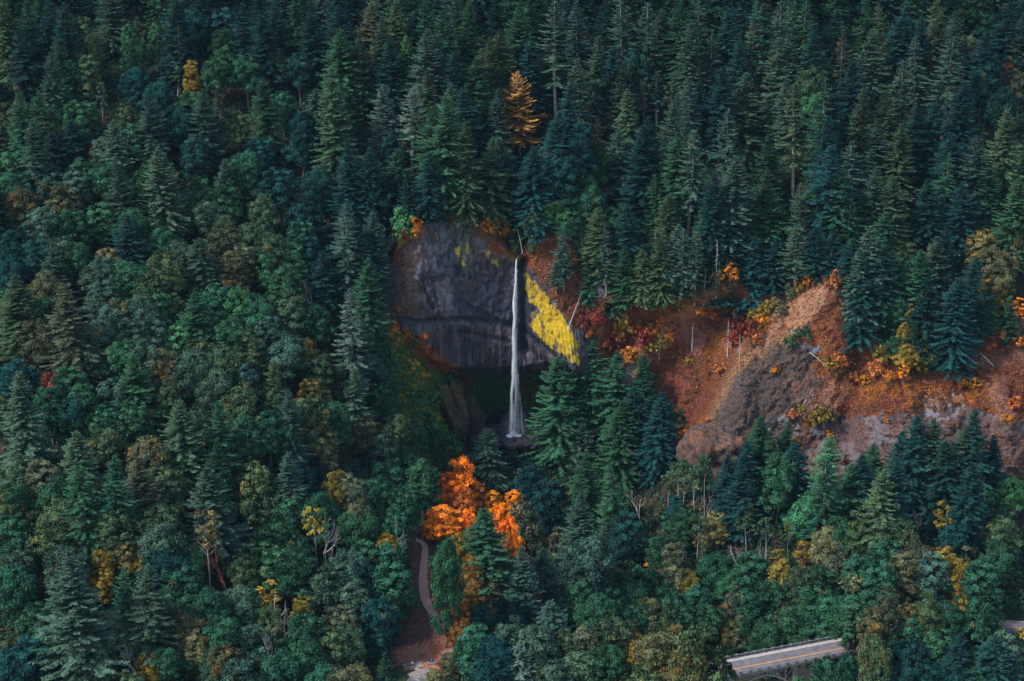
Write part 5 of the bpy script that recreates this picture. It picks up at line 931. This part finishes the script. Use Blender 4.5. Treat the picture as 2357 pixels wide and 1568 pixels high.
M_dark = plain('sign_dark', (.012, .022, .04), .5, .1); M_stone = plain('grey_stone', (.22, .21, .23), .9, .35, 3)
m_ = MB(); m_.box((0, 0, .22), (1.15, .38, .24)); m_.box((0, 0, .50), (.98, .27, .05)); link('stone_base', m_.get('stone_base', M_stone), e)
th = np.linspace(0, math.pi, 13); pts_ = [(-.85, .55), (.85, .55)]+[(.85*math.cos(a), 1.25+.32*math.sin(a)) for a in th]; n = len(pts_)
me = bpy.data.meshes.new('sign_panel'); me.from_pydata([(x_, -.06, z_) for x_, z_ in pts_]+[(x_, .06, z_) for x_, z_ in pts_], [], [list(range(n)), list(range(n, 2*n))[::-1]]+[[i, i+n, (i+1) % n+n, (i+1) % n] for i in range(n)]); me.materials.append(M_dark); pn = link('sign_panel', me, e)
m_ = MB(); m_.box((0, -.07, 1.32), (.13, .008, .15)); m_.box((0, -.07, 1.15), (.08, .008, .05)); link('emblem', m_.get('emblem', M_wht), pn)
m_ = MB()
for z_, x0_, ww in ((.98, -.62, .05), (.98, 0, 0), (.86, 0, 0)):
    pass
rr = random.Random(3); x_ = -.62
while x_ < .62: wd_ = rr.choice((.05, .07, .04)); m_.box((x_+wd_/2, -.068, .95+.02*math.sin(x_*9)), (wd_*.38, .006, .05)); x_ += wd_*1.25
link('lettering', m_.get('lettering', M_wht), pn)
p = PZ(*Az(1136, 765), PZ0); e = link('notice_post', None, loc=p, rot=(0, 0, 0)); tag(e, 'small white notice on a thin dark post beside the concrete pad', 'sign')
m_ = MB(); m_.tube([(0, 0, 0), (0, 0, 2.5)], .045, 6); link('post', m_.get('post', M_rail), e); m_ = MB(); m_.box((0, -.06, 2.45), (.22, .012, .28)); link('notice_board', m_.get('notice_board', M_wht), e)
def handrail(P, lab, h=1.0, mat=None, sp=2.0, rails=2):
    P = np.asarray(P, float); L = np.r_[0, np.cumsum(np.linalg.norm(np.diff(P, axis=0), axis=1))]; n = max(2, int(L[-1]/sp)+1); q = np.linspace(0, L[-1], n); Q = np.stack([np.interp(q, L, P[:, i]) for i in range(3)], 1)
    e = link('handrail', None, loc=Q[0]); tag(e, lab, 'handrail', 'handrails along the trail'); Q0 = Q-Q[0]
    for p_ in Q0: m_ = MB(); m_.box(p_+[0, 0, h/2], (.05, .05, h/2)); link('post', m_.get('post', mat or M_rail), e)
    for k in range(rails): m_ = MB(); [m_.beam(a+[0, 0, h-.45*k], b+[0, 0, h-.45*k], .06, .09) for a, b in zip(Q0[:-1], Q0[1:])]; link('rail', m_.get('rail', mat or M_rail), e)
X_, Y_, T_, N_2 = TI; n_ = len(X_); sg = -1 if N_2[n_//2][0] > 0 else 1
kk = np.arange(int(n_*.42), int(n_*.74), 4); ex = X_[kk]+sg*N_2[kk, 0]*1.95; ey = Y_[kk]+sg*N_2[kk, 1]*1.95
handrail(np.c_[ex, ey, G(ex, ey)], 'dark handrail along the outer left edge of the curving trail')
a_, b_ = WZ(1043, 1463, -1.2), WZ(1056, 1474, -1.6); ax_ = np.linspace(0, 1, 4); hx = a_[0]+(b_[0]-a_[0])*ax_; hy = a_[1]+(b_[1]-a_[1])*ax_; handrail(np.c_[hx, hy, G(hx, hy)], 'short dark handrail at the trail foot beside red leaves')
a_ = WZ(972, 1243, 12.5); b_ = WZ(985, 1233, 13); c_ = WZ(995, 1236, 13); hx = np.array([a_[0], b_[0], c_[0]]); hy = np.array([a_[1], b_[1]+3, c_[1]+3]); handrail(np.c_[hx, hy, G(hx, hy)+[0, .3, .2]], 'weathered grey railing at the trail head under the round orange maple', 1.2, M_grey, 1.6)

# ---- the bridge
def bl(s, n, z): return np.array([s, n, z])           # local: x along, y = far side positive
be = link('road_bridge', None, loc=BP(0, 0, 0), rot=(0, 0, BYAW)); tag(be, 'grey concrete arch road bridge with balustrades, crossing the ravine at lower right', 'bridge')
S0, S1 = -48.0, BLEN-PIER_S+5; PS = 3.07
def bpart(name, mbx, mat, parent=None, sm=False): return link(name, mbx.get(name, mat, sm), parent or be)
def box2(m_, s0, s1, n0, n1, z0, z1): m_.box(((s0+s1)/2, -(n0+n1)/2, (z0+z1)/2), ((s1-s0)/2, (n1-n0)/2, (z1-z0)/2))
m_ = MB(); box2(m_, S0, S1, -.15, BW+.15, -.5, -.02); bpart('deck', m_, M_concd)
m_ = MB(); box2(m_, S0, S1, 1.75, BW-1.25, -.02, .03); bpart('roadway', m_, M_asph)
m_ = MB(); box2(m_, S0, S1, .25, 1.75, -.02, .20); bpart('sidewalk', m_, M_walk)
m_ = MB(); box2(m_, S0, S1, BW-1.25, BW-.25, -.02, .20); bpart('sidewalk', m_, M_walk)
for d in (-.16, .16): m_ = MB(); box2(m_, S0, S1, BW*.585+d-.055, BW*.585+d+.055, .03, .036); bpart('centre_line', m_, M_yel)
npan = int((S1-S0)/PS)
for n0, nm_ in ((0.0, 'far'), (BW, 'near')):
    sgn = 1 if nm_ == 'near' else -1
    e2 = link('balustrade', None, be)
    m_ = MB(); box2(m_, S0, S1, n0-.16, n0+.16, 1.0, 1.16); link('top_rail', m_.get('top_rail', M_concd), e2)
    m_ = MB(); box2(m_, S0, S1, n0-.2, n0+.2, -.02, .30); link('bottom_rail', m_.get('bottom_rail', M_concd), e2)
    for i in range(-int(-S0/PS), int(S1/PS)+1):
        s_ = i*PS; m_ = MB(); box2(m_, s_-.32, s_+.32, n0-.24, n0+.24, -.35, 1.25); box2(m_, s_-.36, s_+.36, n0-.28, n0+.28, 1.25, 1.32); link('post', m_.get('post', M_concd), e2)
        if (i+1)*PS < S1:
            m_ = MB()
            for j in range(8): c_ = s_+.32+(PS-.64)*(j+.5)/8+0; box2(m_, c_-.06, c_+.06, n0-.07, n0+.07, .30, 1.0)
            link('baluster_panel', m_.get('baluster_panel', M_concd), e2)
SPAN = 7*PS; DEP = .55
def archz(s):
    k = round(s/SPAN-.5)+.5; d = s-k*SPAN; return -DEP-1.25-.052*d*d
M_cc = plain('concrete_pale', (.24, .21, .20), .9, .45, 1.3)
for n0 in (1.0, BW-1.0):
    for a in (-2, -1, 0):
        c0, c1 = a*SPAN, (a+1)*SPAN; 
        if a == 0: c1 = SPAN
        q = np.linspace(c0+.45, c1-.45, 25); m_ = MB(); [m_.beam((s0, -n0, archz(s0)-.35), (s1, -n0, archz(s1)-.35), .7, .62) for s0, s1 in zip(q[:-1], q[1:])]; bpart('arch_rib', m_, M_cc)
    for a in (-2, -1, 0, 1): m_ = MB(); box2(m_, a*SPAN-.62, a*SPAN+.62, n0-.62, n0+.62, -30, -DEP+.04); bpart('pier', m_, M_cc)
    for i in range(-14, 7):
        s_ = i*PS
        if i % 7 == 0: continue
        if S0 < s_: m_ = MB(); box2(m_, s_-.19, s_+.19, n0-.21, n0+.21, archz(s_)-.1, -DEP+.05); box2(m_, s_-.26, s_+.26, n0-.28, n0+.28, -DEP-.16, -DEP+.06); bpart('column', m_, M_cc)
    for i in range(-14, 7):
        j = i % 7; s0, s1 = i*PS, (i+1)*PS
        if s0 < S0 or j == 3: continue
        if j < 3: m_ = MB(); m_.beam((s0+.3, -n0, -DEP-.15), (s1-.1, -n0, archz(s1)-.0), .24, .24)
        else: m_ = MB(); m_.beam((s1-.3, -n0, -DEP-.15), (s0+.1, -n0, archz(s0)-.0), .24, .24)
        bpart('diagonal_brace', m_, M_cc)
# ---- the road beyond
RP = [tuple(BP(S1+.2-6, BW*.53, 0)[:2]), tuple(BP(S1+.2, BW*.53, 0)[:2])]+ROADC[1:]
RZ = -4.05
rd_, RI = ribbon('road', RP[1:], 6.6, M_asph, drape=RZ); tag(rd_, kind='structure')
X2, Y2, T2_, N2_ = RI
def along_road(name, d, wd, z, mat, parent, th=.02):
    sgn = 1 if N2_[len(N2_)//2][1] < 0 else -1
    A_ = np.c_[X2+sgn*N2_[:, 0]*(d-wd/2), Y2+sgn*N2_[:, 1]*(d-wd/2)]; B_ = np.c_[X2+sgn*N2_[:, 0]*(d+wd/2), Y2+sgn*N2_[:, 1]*(d+wd/2)]; n = len(A_)
    V_ = np.concatenate([np.c_[A_, np.full(n, z)], np.c_[B_, np.full(n, z)], np.c_[A_, np.full(n, z-th)], np.c_[B_, np.full(n, z-th)]]); i = np.arange(n-1)
    F = np.concatenate([np.stack([i, i+1, n+i+1, n+i], -1), np.stack([i, 2*n+i, 2*n+i+1, i+1], -1), np.stack([n+i, n+i+1, 3*n+i+1, 3*n+i], -1)]); return link(name, mesh(name, V_, F, mat), parent)
for d in (-.13, .13): along_road('centre_line', d, .12, RZ+.012, M_yel, rd_, .008)
ks = along_road('roadside_kerb', -3.6, .4, RZ+.35, M_conc, None, .6); tag(ks, 'low pale kerb wall along the far edge of the road at right', 'kerb wall')
# ---- logs and leaning trunks
def log(u0, v0, u1, v1, r0, r1, lab, lift=.5, nm='fallen_log', y=None):
    a = np.array(on_rock(u0, v0)[:3]); b = np.array(on_rock(u1, v1)[:3])
    if y: a = np.array(W(u0, v0, y[0])); b = np.array(W(u1, v1, y[1]))
    a = a+[0, -lift, lift]; b = b+[0, -lift, lift]; r = random.Random(int(u0)); m_ = MB(); mid = (a+b)/2+[0, 0, .2]; m_.tube([a, mid, b], [r0, (r0+r1)/2, r1], 6)
    for k in range(6): f = r.uniform(.25, .95); p_ = a+(b-a)*f; L = r.uniform(.8, 2.2); m_.tube([p_, p_+[r.uniform(-L, L), r.uniform(-.3, .2), r.uniform(-.2, L*.7)]], [.05, .02], 3)
    tag(link(nm, m_.get(nm, M_grey, True)), lab, 'fallen log' if nm == 'fallen_log' else 'leaning trunk')
log(1306, 762, 1340, 672, .16, .06, 'thin pale trunk leaning out above the yellow lichen', 1.0, 'leaning_trunk')
log(1866, 812, 1900, 843, .18, .1, 'short grey log lying on the red slope, right of the stony slab')
log(1850, 930, 1868, 898, .12, .05, 'thin grey stick propped on the pale red patch')
log(2252, 815, 2290, 846, .2, .12, 'pale fallen log on the red slope at the right edge')
log(1203, 583, 1190, 520, .16, .07, 'pale crooked trunk bending over the lip of the falls', 0, 'leaning_trunk', y=(-1.0, 2.0))
# ------------------------------------------------------------ thin blue haze, added to lift the dark shadows towards navy
hz = MB(); hz.box((0, -30, 165), (470, 650, 270)); HZm, nt, N, L = newmat('haze'); o_ = N('ShaderNodeOutputMaterial'); vo = N('ShaderNodeVolumePrincipled'); vo.inputs['Color'].default_value = (.45, .72, 1, 1); vo.inputs['Density'].default_value = .000016; L(vo.outputs[0], o_.inputs['Volume'])
if True: hzo = link('haze', hz.get('haze', HZm)); tag(hzo, 'thin bluish haze over the whole valley, added to lift the shadows', 'haze', kind='stuff')

# ------------------------------------------------------------ the rest of the conifer wood, past the counted ones
def merged(key, spots, keep, seed):
    r = np.random.default_rng(seed); Vs = []; Cs = []; ps = PROTO[key]; cache = {}
    for (x, y, z, H, Rr, c) in spots:
        i = int(r.integers(len(ps))); pH, pR, cr, tk = ps[i]
        if i not in cache:
            n = len(cr.vertices); co = np.empty(n*3, np.float32); cr.vertices.foreach_get('co', co); a = np.empty(n*4, np.float32); cr.color_attributes['paint'].data.foreach_get('color', a); cache[i] = (co.reshape(-1, 4, 3), a.reshape(-1, 4, 4))
        q, a = cache[i]; k = r.random(len(q)) < keep; q = q[k]; a = a[k]; m_ = q.mean(1, keepdims=True); q = m_+(q-m_)*(1/keep)**.5
        th = r.uniform(0, 6.28); ca, sa = math.cos(th), math.sin(th); X_ = q[..., 0]*ca-q[..., 1]*sa; Y_ = q[..., 0]*sa+q[..., 1]*ca
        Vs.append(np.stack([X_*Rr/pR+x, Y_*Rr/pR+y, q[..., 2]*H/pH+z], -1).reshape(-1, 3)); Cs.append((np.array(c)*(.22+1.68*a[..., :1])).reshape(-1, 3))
    V_ = np.concatenate(Vs); return V_, np.concatenate(Cs)
rw = random.Random(31); sp_ = []
cxy = np.array([(t[6], t[7]) for t in TREES if t[2] in 'CSDBN']); ru_ = np.random.default_rng(9)
U3 = ru_.uniform(-60, 2420, 3000); V3 = ru_.uniform(-260, 700, 3000); V3[::2] = ru_.uniform(-260, 90, 1500); X3, Y3, Z3 = march(U3, V3, np.full(3000, 20.))
for u, v, x, y in zip(U3, V3, X3, Y3):
    if len(sp_) >= 150: break
    d = np.hypot(cxy[:, 0]-x, cxy[:, 1]-y).min()
    if d < 7.5: continue
    z = float(G(x, y)); H = rw.uniform(26, 36) if v < 90 else rw.uniform(18, 24)
    if blocked(x, y, z, H, 5.5): continue
    c = np.array(CC[rw.choice('ddgde')][0])*.7; sp_.append((x, y, z, H, rw.uniform(4.6, 6), c)); cxy = np.vstack([cxy, [x, y]])  # needle colour darkened so these gaps look shaded
print('stuff conifers', len(sp_), 'u<400', sum(s_[0] < -100 for s_ in sp_))
V_, c_ = merged('C', sp_, .5, 3); cw = link('conifer_wood', mesh('conifer_wood', V_, qfaces(len(V_)//4), M_tuft, c_)); tag(cw, 'conifers darkened to paint the shaded gaps of the wood behind the nearer trees', 'wood', kind='stuff')
